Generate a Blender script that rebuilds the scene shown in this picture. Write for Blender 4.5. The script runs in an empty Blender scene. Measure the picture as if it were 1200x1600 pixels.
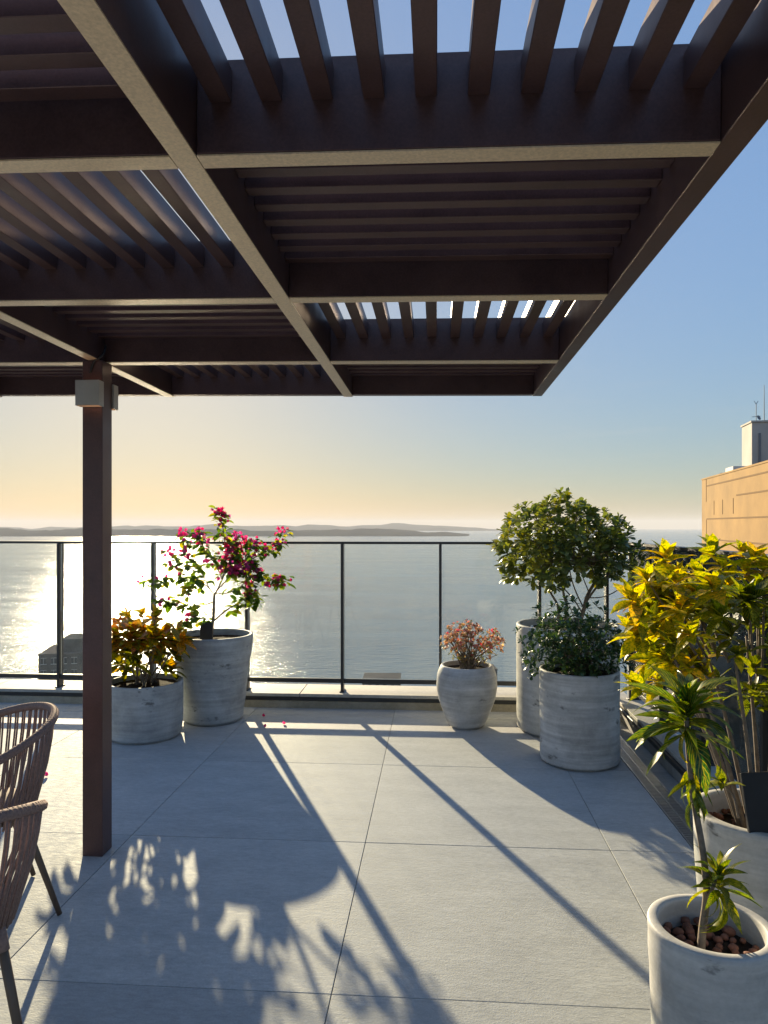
import bpy, bmesh, math, random
from mathutils import Vector, Matrix, Quaternion, noise

# ------------------------------------------------------------------ camera, sky, sun, exposure
SC = bpy.context.scene
COL = SC.collection
R = math.radians
F, VX, VY, EYE = 1130.0, 682.0, 820.0, 1.6        # focal length in photo pixels, vanishing point, eye height
TH = math.atan((VX - 600) / F)

cam = bpy.data.cameras.new('camera')
cam.sensor_fit = 'AUTO'; cam.sensor_width = 36.0
cam.lens = F / 1600 * 36.0
cam.shift_y = (VY - 800) / 1600
cam.clip_start = 0.05; cam.clip_end = 120000
camo = bpy.data.objects.new('camera', cam); COL.objects.link(camo)
camo.location = (0, 0, EYE); camo.rotation_euler = (R(90), 0, TH)
SC.camera = camo

SUN_AZ = R(22.8)      # to the left of +Y
SUN_EL = R(14.2)
S = Vector((-math.sin(SUN_AZ) * math.cos(SUN_EL), math.cos(SUN_AZ) * math.cos(SUN_EL), math.sin(SUN_EL)))
sun = bpy.data.lights.new('sun', 'SUN'); sun.energy = 4.2; sun.angle = R(0.53); sun.color = (1.0, 0.82, 0.53)
suno = bpy.data.objects.new('sun', sun); COL.objects.link(suno)
suno.rotation_euler = S.to_track_quat('Z', 'Y').to_euler()

W = bpy.data.worlds.new('World'); SC.world = W; W.use_nodes = True
wn = W.node_tree.nodes; wl = W.node_tree.links
wn.clear()
sky = wn.new('ShaderNodeTexSky'); sky.sky_type = 'NISHITA'; sky.sun_disc = False
sky.sun_elevation = SUN_EL; sky.sun_rotation = -SUN_AZ
sky.altitude = 100; sky.air_density = 1.0; sky.dust_density = 0.8; sky.ozone_density = 3.3
bg = wn.new('ShaderNodeBackground'); bg.inputs['Strength'].default_value = 0.05
wo = wn.new('ShaderNodeOutputWorld')
# thin low clouds over the far shore
tc = wn.new('ShaderNodeTexCoord'); mp = wn.new('ShaderNodeMapping'); mp.inputs['Scale'].default_value = (5, 5, 55)
nz = wn.new('ShaderNodeTexNoise'); nz.inputs['Scale'].default_value = 1.6; nz.inputs['Detail'].default_value = 6; nz.inputs['Roughness'].default_value = 0.6
cr = wn.new('ShaderNodeValToRGB'); cr.color_ramp.elements[0].position = 0.56; cr.color_ramp.elements[1].position = 0.78
sx = wn.new('ShaderNodeSeparateXYZ')
band = wn.new('ShaderNodeValToRGB')
be = band.color_ramp.elements
be[0].position = 0.0; be[0].color = (0, 0, 0, 1); be[1].position = 0.30; be[1].color = (0, 0, 0, 1)
e = be.new(0.03); e.color = (1, 1, 1, 1); e = be.new(0.10); e.color = (0.7, 0.7, 0.7, 1); e = be.new(0.2); e.color = (0.25, 0.25, 0.25, 1)
mu = wn.new('ShaderNodeMath'); mu.operation = 'MULTIPLY'
mu2 = wn.new('ShaderNodeMath'); mu2.operation = 'MULTIPLY'; mu2.inputs[1].default_value = 0.30
mixc = wn.new('ShaderNodeMixRGB'); mixc.blend_type = 'ADD'; mixc.inputs['Color2'].default_value = (4.5, 4.2, 3.8, 1)
wl.new(tc.outputs['Generated'], mp.inputs['Vector']); wl.new(mp.outputs['Vector'], nz.inputs['Vector'])
wl.new(nz.outputs['Fac'], cr.inputs['Fac']); wl.new(tc.outputs['Generated'], sx.inputs['Vector'])
wl.new(sx.outputs['Z'], band.inputs['Fac'])
wl.new(cr.outputs['Color'], mu.inputs[0]); wl.new(band.outputs['Color'], mu.inputs[1]); wl.new(mu.outputs[0], mu2.inputs[0])
wl.new(mu2.outputs[0], mixc.inputs['Fac']); wl.new(sky.outputs['Color'], mixc.inputs['Color1'])
# even tonal response of the whole sky (the photograph compresses its range the same way): colour * (luminance / K) ** (G - 1)
SKY_K, SKY_G = 2.75, 0.3
bw = wn.new('ShaderNodeRGBToBW'); dv = wn.new('ShaderNodeMath'); dv.operation = 'DIVIDE'; dv.inputs[1].default_value = SKY_K
pw = wn.new('ShaderNodeMath'); pw.operation = 'POWER'; pw.inputs[1].default_value = SKY_G - 1
vm = wn.new('ShaderNodeVectorMath'); vm.operation = 'SCALE'
wl.new(mixc.outputs['Color'], bw.inputs['Color']); wl.new(bw.outputs['Val'], dv.inputs[0]); wl.new(dv.outputs[0], pw.inputs[0])
wl.new(mixc.outputs['Color'], vm.inputs[0]); wl.new(pw.outputs[0], vm.inputs['Scale'])
wl.new(vm.outputs[0], bg.inputs['Color']); wl.new(bg.outputs['Background'], wo.inputs['Surface'])

SC.view_settings.view_transform = 'Standard'; SC.view_settings.look = 'None'
SC.view_settings.exposure = 1.52; SC.view_settings.gamma = 1.0
SC.render.engine = 'CYCLES'
SC.cycles.use_denoising = True
SC.cycles.max_bounces = 10; SC.cycles.diffuse_bounces = 4; SC.cycles.glossy_bounces = 4
SC.cycles.transmission_bounces = 4; SC.cycles.transparent_max_bounces = 16; SC.cycles.volume_bounces = 0
SC.cycles.sample_clamp_indirect = 6.0; SC.cycles.caustics_refractive = False

# ------------------------------------------------------------------ helpers
def at(u, v, d):
    """photo pixel at camera depth d -> world point"""
    xc = (u - 600) / F * d
    return Vector((xc * math.cos(TH) - d * math.sin(TH), xc * math.sin(TH) + d * math.cos(TH), EYE - (v - VY) / F * d))
def on(u, v, z=0.0):
    return at(u, v, (EYE - z) * F / (v - VY))

def link(name, me, mat=None, parent=None):
    o = bpy.data.objects.new(name, me); COL.objects.link(o)
    if mat is not None and me is not None and len(me.materials) == 0: me.materials.append(mat)
    if parent is not None: o.parent = parent
    return o
def tag(o, label, cat, group=None):
    o['label'] = label; o['category'] = cat
    if group: o['group'] = group
    return o
def thing(name, label, cat, loc=(0, 0, 0), rz=0, group=None):
    o = bpy.data.objects.new(name, None); COL.objects.link(o)
    o.location = loc; o.rotation_euler = (0, 0, rz); o.empty_display_size = 0.1
    return tag(o, label, cat, group)
def mesh_from(bm, name, smooth=False):
    me = bpy.data.meshes.new(name); bm.to_mesh(me); bm.free()
    if smooth:
        for p in me.polygons: p.use_smooth = True
    return me
def box(bm, x0, x1, y0, y1, z0, z1, bev=0.0):
    vs = [bm.verts.new((x, y, z)) for z in (z0, z1) for y in (y0, y1) for x in (x0, x1)]
    fs = [(0, 2, 3, 1), (4, 5, 7, 6), (0, 1, 5, 4), (2, 6, 7, 3), (0, 4, 6, 2), (1, 3, 7, 5)]
    fl = [bm.faces.new([vs[i] for i in f]) for f in fs]
    if bev > 0:
        es = list({e for f in fl for e in f.edges})
        bmesh.ops.bevel(bm, geom=es, offset=bev, segments=1, profile=0.5, affect='EDGES')
def boxo(name, x0, x1, y0, y1, z0, z1, mat, parent=None, bev=0.0):
    bm = bmesh.new(); box(bm, x0, x1, y0, y1, z0, z1, bev)
    return link(name, mesh_from(bm, name), mat, parent)
def tube(bm, pts, rad, n=8, closed=False, cap=True):
    """sweep a round section along pts; rad is a number or a list"""
    pts = [Vector(p) for p in pts]; m = len(pts)
    rs = rad if isinstance(rad, (list, tuple)) else [rad] * m
    rings = []; up = None
    for i, p in enumerate(pts):
        if closed: t = pts[(i + 1) % m] - pts[i - 1]
        else: t = pts[min(i + 1, m - 1)] - pts[max(i - 1, 0)]
        if t.length < 1e-9: t = Vector((0, 0, 1))
        t.normalize()
        if up is None: up = t.orthogonal().normalized()
        up = up - t * up.dot(t)
        if up.length < 1e-6: up = t.orthogonal()
        up.normalize(); b = t.cross(up)
        rings.append([bm.verts.new(p + (up * math.cos(2 * math.pi * k / n) + b * math.sin(2 * math.pi * k / n)) * rs[i]) for k in range(n)])
    last = m if closed else m - 1
    for i in range(last):
        a, c = rings[i], rings[(i + 1) % m]
        for k in range(n): bm.faces.new((a[k], a[(k + 1) % n], c[(k + 1) % n], c[k]))
    if cap and not closed:
        bm.faces.new(rings[0][::-1]); bm.faces.new(rings[-1])
def lathe(bm, prof, n=64, jit=None):
    rings = []
    for i, (r, z) in enumerate(prof):
        rings.append([bm.verts.new(((r + (jit(i, k / n) if jit else 0)) * math.cos(2 * math.pi * k / n), (r + (jit(i, k / n) if jit else 0)) * math.sin(2 * math.pi * k / n), z)) for k in range(n)])
    for a, c in zip(rings, rings[1:]):
        for k in range(n): bm.faces.new((a[k], a[(k + 1) % n], c[(k + 1) % n], c[k]))
    return rings
def smooth_path(pts, sub=6, closed=False):
    pts = [Vector(p) for p in pts]; out = []; m = len(pts)
    rng = range(m if closed else m - 1)
    for i in rng:
        g = (lambda j: pts[j % m]) if closed else (lambda j: pts[max(0, min(m - 1, j))])
        p0, p1, p2, p3 = g(i - 1), g(i), g(i + 1), g(i + 2)
        for s in range(sub):
            t = s / sub
            out.append(0.5 * ((2 * p1) + (p2 - p0) * t + (2 * p0 - 5 * p1 + 4 * p2 - p3) * t * t + (3 * p1 - p0 - 3 * p2 + p3) * t ** 3))
    if not closed: out.append(pts[-1])
    return out

# ------------------------------------------------------------------ materials
def newmat(name):
    m = bpy.data.materials.new(name); m.use_nodes = True
    nt = m.node_tree; b = nt.nodes['Principled BSDF']
    return m, nt, b
def N(nt, t, **kw):
    n = nt.nodes.new(t)
    for k, v in kw.items():
        if k in n.inputs: n.inputs[k].default_value = v
        else: setattr(n, k, v)
    return n
def ramp(nt, src, stops):
    r = nt.nodes.new('ShaderNodeValToRGB'); el = r.color_ramp.elements
    while len(el) > 1: el.remove(el[-1])
    el[0].position = stops[0][0]; el[0].color = (*stops[0][1], 1)
    for p, c in stops[1:]:
        q = el.new(p); q.color = (*c, 1)
    nt.links.new(src, r.inputs['Fac']); return r.outputs['Color']
def texco(nt, kind='Object', scale=(1, 1, 1)):
    t = nt.nodes.new('ShaderNodeTexCoord'); m = nt.nodes.new('ShaderNodeMapping'); m.inputs['Scale'].default_value = scale
    nt.links.new(t.outputs[kind], m.inputs['Vector']); return m.outputs['Vector']
def geopos(nt, scale=(1, 1, 1)):
    t = nt.nodes.new('ShaderNodeNewGeometry'); m = nt.nodes.new('ShaderNodeMapping'); m.inputs['Scale'].default_value = scale
    nt.links.new(t.outputs['Position'], m.inputs['Vector']); return m.outputs['Vector']
def noise_(nt, vec, scale, detail=4, rough=0.55):
    n = N(nt, 'ShaderNodeTexNoise', Scale=scale, Detail=detail, Roughness=rough); nt.links.new(vec, n.inputs['Vector']); return n.outputs['Fac']
def mixc_(nt, fac, a, b, mode='MIX'):
    m = nt.nodes.new('ShaderNodeMixRGB'); m.blend_type = mode
    for s, v in ((m.inputs['Fac'], fac), (m.inputs['Color1'], a), (m.inputs['Color2'], b)):
        if isinstance(v, (int, float)): s.default_value = v
        elif isinstance(v, tuple): s.default_value = (*v, 1)
        else: nt.links.new(v, s)
    return m.outputs['Color']
def bump(nt, b, h, strength, dist, prev=None):
    n = N(nt, 'ShaderNodeBump', Strength=strength, Distance=dist); nt.links.new(h, n.inputs['Height'])
    if prev is not None: nt.links.new(prev, n.inputs['Normal'])
    nt.links.new(n.outputs['Normal'], b.inputs['Normal']); return n.outputs['Normal']

def mat_plain(name, col, rough=0.5, metal=0.0, var=0.15, scale=20, bmp=0.0):
    m, nt, b = newmat(name)
    v = geopos(nt); n = noise_(nt, v, scale, 5)
    c = ramp(nt, n, [(0.25, tuple(x * (1 - var) for x in col)), (0.75, tuple(min(1, x * (1 + var)) for x in col))])
    nt.links.new(c, b.inputs['Base Color'])
    b.inputs['Roughness'].default_value = rough; b.inputs['Metallic'].default_value = metal
    if bmp: bump(nt, b, n, bmp, 0.004)
    return m

def mat_floor(name, c0, c1):
    m, nt, b = newmat(name)
    oi = nt.nodes.new('ShaderNodeObjectInfo')
    v = geopos(nt)
    ad = N(nt, 'ShaderNodeVectorMath', operation='ADD'); nt.links.new(v, ad.inputs[0])
    sc_ = N(nt, 'ShaderNodeVectorMath', operation='SCALE'); sc_.inputs['Scale'].default_value = 9.0
    nt.links.new(oi.outputs['Random'], sc_.inputs[0]); nt.links.new(sc_.outputs[0], ad.inputs[1])
    vv = ad.outputs[0]
    st = nt.nodes.new('ShaderNodeMapping'); st.inputs['Scale'].default_value = (1.0, 2.6, 1); st.inputs['Rotation'].default_value = (0, 0, 0.25); nt.links.new(vv, st.inputs['Vector'])
    n1 = noise_(nt, st.outputs['Vector'], 3.2, 8, 0.62); n2 = noise_(nt, st.outputs['Vector'], 26, 6, 0.65); n3 = noise_(nt, v, 130, 3, 0.6)
    ca = ramp(nt, n1, [(0.3, c0), (0.72, c1)])
    cb = mixc_(nt, 0.6, ca, ramp(nt, n2, [(0.3, (0.38,) * 3), (0.7, (0.62,) * 3)]), 'OVERLAY')
    cc = mixc_(nt, 0.35, cb, ramp(nt, n3, [(0.3, (0.36,) * 3), (0.7, (0.62,) * 3)]), 'OVERLAY')
    # worn dusty marks
    n4 = noise_(nt, v, 1.1, 5, 0.7)
    cd = mixc_(nt, ramp(nt, n4, [(0.55, (0, 0, 0)), (0.8, (0.35,) * 3)]), cc, tuple(x * 0.8 for x in c0))
    tv = ramp(nt, oi.outputs['Random'], [(0.0, (0.44, 0.445, 0.45)), (1.0, (0.56, 0.555, 0.55))])
    cd = mixc_(nt, 0.8, cd, tv, 'OVERLAY')
    nt.links.new(cd, b.inputs['Base Color'])
    nt.links.new(ramp(nt, n2, [(0.3, (0.62,) * 3), (0.7, (0.80,) * 3)]), b.inputs['Roughness']); b.inputs['Specular IOR Level'].default_value = 0.32
    p = bump(nt, b, n2, 0.4, 0.003); bump(nt, b, n3, 0.6, 0.0018, p)
    return m

def mat_concrete_pot(name, c0, c1, warm=0.0):
    m, nt, b = newmat(name)
    v = texco(nt, 'Object', (1, 1, 1)); vs = texco(nt, 'Object', (1.3, 1.3, 16))
    oi = nt.nodes.new('ShaderNodeObjectInfo')
    n1 = noise_(nt, vs, 1.6, 6, 0.6); n2 = noise_(nt, v, 4.0, 6, 0.65); n3 = noise_(nt, v, 70, 4, 0.6)
    ca = ramp(nt, n1, [(0.28, c0), (0.5, tuple((a + d) / 2 for a, d in zip(c0, c1))), (0.72, c1)])
    cb = mixc_(nt, 0.8, ca, ramp(nt, n2, [(0.3, (0.30,) * 3), (0.7, (0.66,) * 3)]), 'OVERLAY')
    cc = mixc_(nt, 0.3, cb, ramp(nt, n3, [(0.3, (0.4,) * 3), (0.7, (0.6,) * 3)]), 'OVERLAY')
    # dark damp stains in a few places
    ns = noise_(nt, texco(nt, 'Object', (1, 1, 1.9)), 5.5, 5, 0.6)
    cd = mixc_(nt, ramp(nt, ns, [(0.635, (0, 0, 0)), (0.70, (0.75,) * 3)]), cc, (0.045, 0.05, 0.055))
    nt.links.new(cd, b.inputs['Base Color']); b.inputs['Roughness'].default_value = 0.62
    p = bump(nt, b, n1, 0.5, 0.006); bump(nt, b, n3, 0.3, 0.002, p)
    return m

def mat_pergola():
    m, nt, b = newmat('bronze_paint')
    v = geopos(nt)
    n1 = noise_(nt, v, 5, 8, 0.68); n2 = noise_(nt, v, 160, 4, 0.6)
    c = ramp(nt, n1, [(0.3, (0.072, 0.040, 0.042)), (0.7, (0.125, 0.070, 0.066))])
    c2 = mixc_(nt, 0.5, c, ramp(nt, n2, [(0.3, (0.38,) * 3), (0.7, (0.62,) * 3)]), 'OVERLAY')
    nt.links.new(c2, b.inputs['Base Color']); nt.links.new(ramp(nt, n1, [(0.3, (0.34,) * 3), (0.7, (0.52,) * 3)]), b.inputs['Roughness'])
    b.inputs['Metallic'].default_value = 0.3
    bump(nt, b, n2, 0.15, 0.001)
    return m

def mat_leaf(name, cols, kind='plain', trans=0.45, gloss=0.4, shade=None):
    """leaf colour: attribute 'tone' (0..1 per leaf) picks along cols; UV.x across (-.5...5 -> 0..1), UV.y along"""
    m, nt, b = newmat(name)
    at_ = nt.nodes.new('ShaderNodeAttribute'); at_.attribute_name = 'tone'
    uv = nt.nodes.new('ShaderNodeUVMap'); sp = nt.nodes.new('ShaderNodeSeparateXYZ'); nt.links.new(uv.outputs['UV'], sp.inputs[0])
    n = len(cols); base = ramp(nt, at_.outputs['Fac'], [(i / max(1, n - 1), c) for i, c in enumerate(cols)])
    # midrib
    dx = N(nt, 'ShaderNodeMath', operation='SUBTRACT'); nt.links.new(sp.outputs['X'], dx.inputs[0]); dx.inputs[1].default_value = 0.5
    ab = N(nt, 'ShaderNodeMath', operation='ABSOLUTE'); nt.links.new(dx.outputs[0], ab.inputs[0])
    rib = ramp(nt, ab.outputs[0], [(0.0, (1, 1, 1)), (0.06, (0, 0, 0))])
    # side veins
    w = N(nt, 'ShaderNodeMath', operation='MULTIPLY_ADD'); nt.links.new(ab.outputs[0], w.inputs[0]); w.inputs[1].default_value = -0.55; nt.links.new(sp.outputs['Y'], w.inputs[2])
    fr = N(nt, 'ShaderNodeMath', operation='MULTIPLY'); nt.links.new(w.outputs[0], fr.inputs[0]); fr.inputs[1].default_value = 9.0
    fc = N(nt, 'ShaderNodeMath', operation='PINGPONG'); nt.links.new(fr.outputs[0], fc.inputs[0]); fc.inputs[1].default_value = 0.5
    vein = ramp(nt, fc.outputs[0], [(0.0, (1, 1, 1)), (0.13, (0, 0, 0))])
    pos = geopos(nt); nn = noise_(nt, pos, 95 if kind == 'croton' else 60, 4, 0.6)
    if kind == 'croton':
        blot = ramp(nt, nn, [(0.46, (0, 0, 0)), (0.54, (1, 1, 1))])
        dark = mixc_(nt, 1.0, base, (0.30, 0.50, 0.30), 'MULTIPLY')
        c = mixc_(nt, blot, base, dark)
        vv = mixc_(nt, 0.5, vein, rib, 'LIGHTEN')
        c = mixc_(nt, vv, c, mixc_(nt, 0.55, base, (0.75, 0.52, 0.06)))
    else:
        c = mixc_(nt, 0.4, base, ramp(nt, nn, [(0.3, (0.35,) * 3), (0.7, (0.65,) * 3)]), 'OVERLAY')
        vv = mixc_(nt, 0.35, (0, 0, 0), rib)
        c = mixc_(nt, vv, c, mixc_(nt, 0.4, base, (0.35, 0.42, 0.15)))
    nt.links.new(c, b.inputs['Base Color']); b.inputs['Roughness'].default_value = gloss
    tr = nt.nodes.new('ShaderNodeBsdfTranslucent')
    tcol = mixc_(nt, 1.0, c, (1.0, 1.0, 0.62), 'MULTIPLY'); tb = nt.nodes.new('ShaderNodeBrightContrast'); tb.inputs['Bright'].default_value = 0.0
    hs = N(nt, 'ShaderNodeHueSaturation', Value=1.5, Saturation=1.15); nt.links.new(tcol, hs.inputs['Color']); nt.links.new(hs.outputs['Color'], tr.inputs['Color'])
    mx = nt.nodes.new('ShaderNodeMixShader'); mx.inputs['Fac'].default_value = trans
    nt.links.new(b.outputs['BSDF'], mx.inputs[1]); nt.links.new(tr.outputs['BSDF'], mx.inputs[2])
    nt.links.new(mx.outputs['Shader'], nt.nodes['Material Output'].inputs['Surface'])
    return m

def mat_glass():
    m, nt, b = newmat('railing_glass')
    nt.nodes.remove(b)
    tr = nt.nodes.new('ShaderNodeBsdfTransparent'); tr.inputs['Color'].default_value = (0.955, 0.975, 0.965, 1)
    gl = nt.nodes.new('ShaderNodeBsdfGlossy'); gl.inputs['Roughness'].default_value = 0.02
    fr = N(nt, 'ShaderNodeFresnel', IOR=1.45)
    df = nt.nodes.new('ShaderNodeBsdfDiffuse'); df.inputs['Color'].default_value = (0.8, 0.8, 0.76, 1)   # salt and dust film
    v = geopos(nt, (1, 1, 0.35)); n = noise_(nt, v, 5, 7, 0.7)
    dirt = ramp(nt, n, [(0.45, (0.018,) * 3), (0.8, (0.11,) * 3)])
    m1 = nt.nodes.new('ShaderNodeMixShader'); m2 = nt.nodes.new('ShaderNodeMixShader')
    nt.links.new(fr.outputs[0], m1.inputs['Fac']); nt.links.new(tr.outputs[0], m1.inputs[1]); nt.links.new(gl.outputs[0], m1.inputs[2])
    nt.links.new(dirt, m2.inputs['Fac']); nt.links.new(m1.outputs[0], m2.inputs[1]); nt.links.new(df.outputs[0], m2.inputs[2])
    nt.links.new(m2.outputs[0], nt.nodes['Material Output'].inputs['Surface'])
    return m

def mat_sea():
    m, nt, b = newmat('sea_water')
    b.inputs['Base Color'].default_value = (0.030, 0.075, 0.095, 1)
    b.inputs['Roughness'].default_value = 0.20; b.inputs['IOR'].default_value = 1.333
    v = geopos(nt, (1, 1, 1)); v2 = geopos(nt, (0.35, 1.0, 1))
    n1 = noise_(nt, v2, 0.16, 5, 0.6); n2 = noise_(nt, v, 0.55, 4, 0.6); n3 = noise_(nt, geopos(nt, (0.25, 1, 1)), 0.012, 5, 0.6)
    p = bump(nt, b, n1, 1.0, 1.3); p = bump(nt, b, n2, 1.0, 0.45, p)
    # wind slicks: broad lanes of smoother and rougher water
    nt.links.new(ramp(nt, n3, [(0.35, (0.10,) * 3), (0.65, (0.20,) * 3)]), b.inputs['Roughness'])
    nt.links.new(ramp(nt, n3, [(0.3, (0.085, 0.15, 0.20)), (0.7, (0.15, 0.225, 0.27))]), b.inputs['Base Color'])
    return m

M = {}
M['floor'] = mat_floor('porcelain_tile', (0.37, 0.375, 0.375), (0.46, 0.465, 0.46))
M['strip'] = mat_floor('dark_stone_strip', (0.26, 0.255, 0.245), (0.34, 0.335, 0.32))
M['joint'] = mat_plain('tile_grout', (0.26, 0.255, 0.245), 0.9)
M['kerb'] = mat_floor('mossy_concrete', (0.22, 0.20, 0.145), (0.36, 0.33, 0.27))
M['ledge'] = mat_floor('pale_stone_ledge', (0.36, 0.35, 0.32), (0.45, 0.44, 0.41))
M['pot'] = mat_concrete_pot('grey_cement', (0.32, 0.325, 0.33), (0.60, 0.60, 0.60))
M['pot2'] = mat_concrete_pot('pale_cement', (0.37, 0.37, 0.36), (0.56, 0.56, 0.54))
M['pot3'] = mat_concrete_pot('blue_grey_cement', (0.27, 0.29, 0.305), (0.46, 0.485, 0.50))
M['bronze'] = mat_pergola()
M['rail'] = mat_plain('graphite_metal', (0.045, 0.047, 0.050), 0.38, 0.6, 0.1)
M['glass'] = mat_glass()
M['sea'] = mat_sea()
M['soil'] = mat_plain('dark_soil', (0.035, 0.024, 0.018), 0.95, 0, 0.5, 60, 1.0)
M['soil'].node_tree.nodes['Principled BSDF'].inputs['Specular IOR Level'].default_value = 0.08
M['pebble'] = mat_plain('clay_pebble', (0.17, 0.075, 0.05), 0.85, 0, 0.45, 30, 0.6)
M['lampbox'] = mat_plain('satin_grey_metal', (0.42, 0.40, 0.37), 0.45, 0.3, 0.05)
M['rope'] = mat_plain('taupe_rope', (0.24, 0.165, 0.145), 0.85, 0, 0.25, 120, 0.6)
M['chairleg'] = mat_plain('brown_powder_coat', (0.12, 0.085, 0.06), 0.5, 0.2, 0.1)
M['black'] = mat_plain('black_card', (0.012, 0.012, 0.016), 0.45)
M['bark'] = mat_plain('grey_bark', (0.17, 0.135, 0.105), 0.85, 0, 0.35, 60, 0.8)
M['steel'] = mat_plain('brushed_drain_steel', (0.32, 0.33, 0.34), 0.4, 0.7, 0.15)
M['yellow'] = mat_plain('ochre_render', (0.29, 0.165, 0.046), 0.9, 0, 0.22, 0.7, 0.2)
M['groove'] = mat_plain('ochre_joint', (0.15, 0.08, 0.025), 0.95)
M['concrete'] = mat_plain('bare_concrete', (0.40, 0.385, 0.36), 0.9, 0, 0.12, 1.2)
M['white'] = mat_plain('white_render', (0.62, 0.60, 0.57), 0.85, 0, 0.08, 2)
M['window'] = mat_plain('window_glass', (0.03, 0.04, 0.05), 0.12, 0, 0.2, 0.5)
M['roof'] = mat_plain('grey_roof', (0.13, 0.12, 0.11), 0.9, 0, 0.25, 0.6)
M['block'] = mat_plain('blue_grey_render', (0.16, 0.19, 0.22), 0.85, 0, 0.1, 0.4)
M['shore'] = mat_plain('weathered_shore_render', (0.10, 0.10, 0.095), 0.9, 0, 0.35, 0.35)
M['land'] = mat_plain('shore_scrub', (0.07, 0.085, 0.045), 0.95, 0, 0.4, 0.05)
M['hill'] = mat_plain('far_hill_scrub', (0.040, 0.048, 0.045), 0.95, 0, 0.25, 0.004)
for k_ in ('hill', 'land', 'roof', 'shore'): M[k_].node_tree.nodes['Principled BSDF'].inputs['Specular IOR Level'].default_value = 0.0
M['antenna'] = mat_plain('antenna_metal', (0.15, 0.16, 0.18), 0.5, 0.5)

rnd = random.Random(7)

# ------------------------------------------------------------------ the setting: sea, far hills, shore, terrace
SEA = -105.0
ER = 6371000.0
def sea_mesh():
    bm = bmesh.new(); nseg = 120; rings = []
    rads = [60 * (45000 / 60) ** (i / 60) for i in range(61)]
    for r in rads:
        rings.append([bm.verts.new((r * math.cos(2 * math.pi * k / nseg), r * math.sin(2 * math.pi * k / nseg), SEA - r * r / (2 * ER))) for k in range(nseg)])
    for a, c in zip(rings, rings[1:]):
        for k in range(nseg): bm.faces.new((a[k], a[(k + 1) % nseg], c[(k + 1) % nseg], c[k]))
    bm.faces.new(rings[0])
    return mesh_from(bm, 'sea', True)
o = link('sea', sea_mesh(), M['sea']); o['kind'] = 'structure'

def hills(name, u0, u1, d, amp, seed, depth, fade):
    """a long low island; heights in metres from noise, tapering at its ends"""
    bm = bmesh.new(); nu, nd = 160, 10; g = []
    for i in range(nu + 1):
        row = []
        for j in range(nd + 1):
            u = u0 + (u1 - u0) * i / nu; dd = d + depth * j / nd
            p = at(u, VY, dd); t = i / nu
            e_ = min(1, t / fade[0] if fade[0] else 1, (1 - t) / fade[1] if fade[1] else 1) ** 0.6
            h = 0.45 + 0.9 * noise.fractal(Vector((u * 0.011 + seed, j * 0.23, 0)), 0.9, 2.0, 5) * 0.55 + 0.25 * noise.noise(Vector((u * 0.004, seed, 3)))
            h = max(0.12, h) * amp * e_ * (math.sin(math.pi * min(1, j / nd)) ** 0.7 if 0 < j < nd else 0)
            r2 = p.x * p.x + p.y * p.y
            row.append(bm.verts.new((p.x, p.y, SEA - r2 / (2 * ER) - 2 + h)))
        g.append(row)
    for i in range(nu):
        for j in range(nd): bm.faces.new((g[i][j], g[i + 1][j], g[i + 1][j + 1], g[i][j + 1]))
    o = link(name, mesh_from(bm, name, True), M['hill']); o['kind'] = 'structure'
hills('island_hills', -500, 735, 6900, 112, 2.3, 2200, (0, 0.10))
hills('distant_hills', -700, 800, 15000, 190, 9.1, 4000, (0, 0.12))

M['haze'] = bpy.data.materials.new('sea_haze'); M['haze'].use_nodes = True
hn = M['haze'].node_tree; hn.nodes.remove(hn.nodes['Principled BSDF'])
pv = hn.nodes.new('ShaderNodeVolumePrincipled'); pv.inputs['Color'].default_value = (0.93, 0.95, 1.0, 1); pv.inputs['Density'].default_value = 4.2e-5; pv.inputs['Anisotropy'].default_value = 0.0
hn.links.new(pv.outputs['Volume'], hn.nodes['Material Output'].inputs['Volume'])
hz = boxo('haze', -46000, 46000, -46000, 46000, -275, 260, M['haze']); hz['kind'] = 'stuff'

# shore ground under the terrace tower
bm = bmesh.new(); vs = []
for k in range(48):
    a = 2 * math.pi * k / 48
    r = 330 + 55 * noise.noise(Vector((math.cos(a) * 1.4, math.sin(a) * 1.4, 1.7)))
    vs.append(bm.verts.new((r * math.cos(a), r * math.sin(a), SEA + 4)))
bm.faces.new(vs)
bmesh.ops.extrude_face_region(bm, geom=list(bm.faces))
for v in vs: v.co.z = SEA - 6; v.co.x *= 1.03; v.co.y *= 1.03
bmesh.ops.recalc_face_normals(bm, faces=bm.faces)
o = link('shore_ground', mesh_from(bm, 'shore_ground'), M['land']); o['kind'] = 'structure'

# terrace: slab, tiles, kerb
KY, KX = 6.245, 1.50            # inner faces of the front and the side kerb
slab = boxo('terrace_floor', -5.5, 2.2, -4.0, 6.62, -0.35, -0.006, M['joint']); slab['kind'] = 'structure'
TX = [-0.357 + 1.21 * k for k in range(-5, 2)]
TY = [2.446 + 1.18 * k for k in range(-5, 4)]
xs = [-5.45] + [x for x in TX if x > -5.3] + [1.262]
ys = [-3.95] + [y for y in TY if y > -3.8] + [KY]
gap = 0.0017
for i in range(len(xs) - 1):
    for j in range(len(ys) - 1):
        boxo('floor_tile', xs[i] + gap, xs[i + 1] - gap, ys[j] + gap, ys[j + 1] - gap, -0.012, 0.0 + rnd.uniform(-0.0006, 0.0006), M['floor'], slab, 0.0012)
for j in range(len(ys) - 1):
    boxo('border_tile', 1.392, KX - 0.004, ys[j] + gap, ys[j + 1] - gap, -0.012, 0.001, M['strip'], slab, 0.0012)

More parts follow.
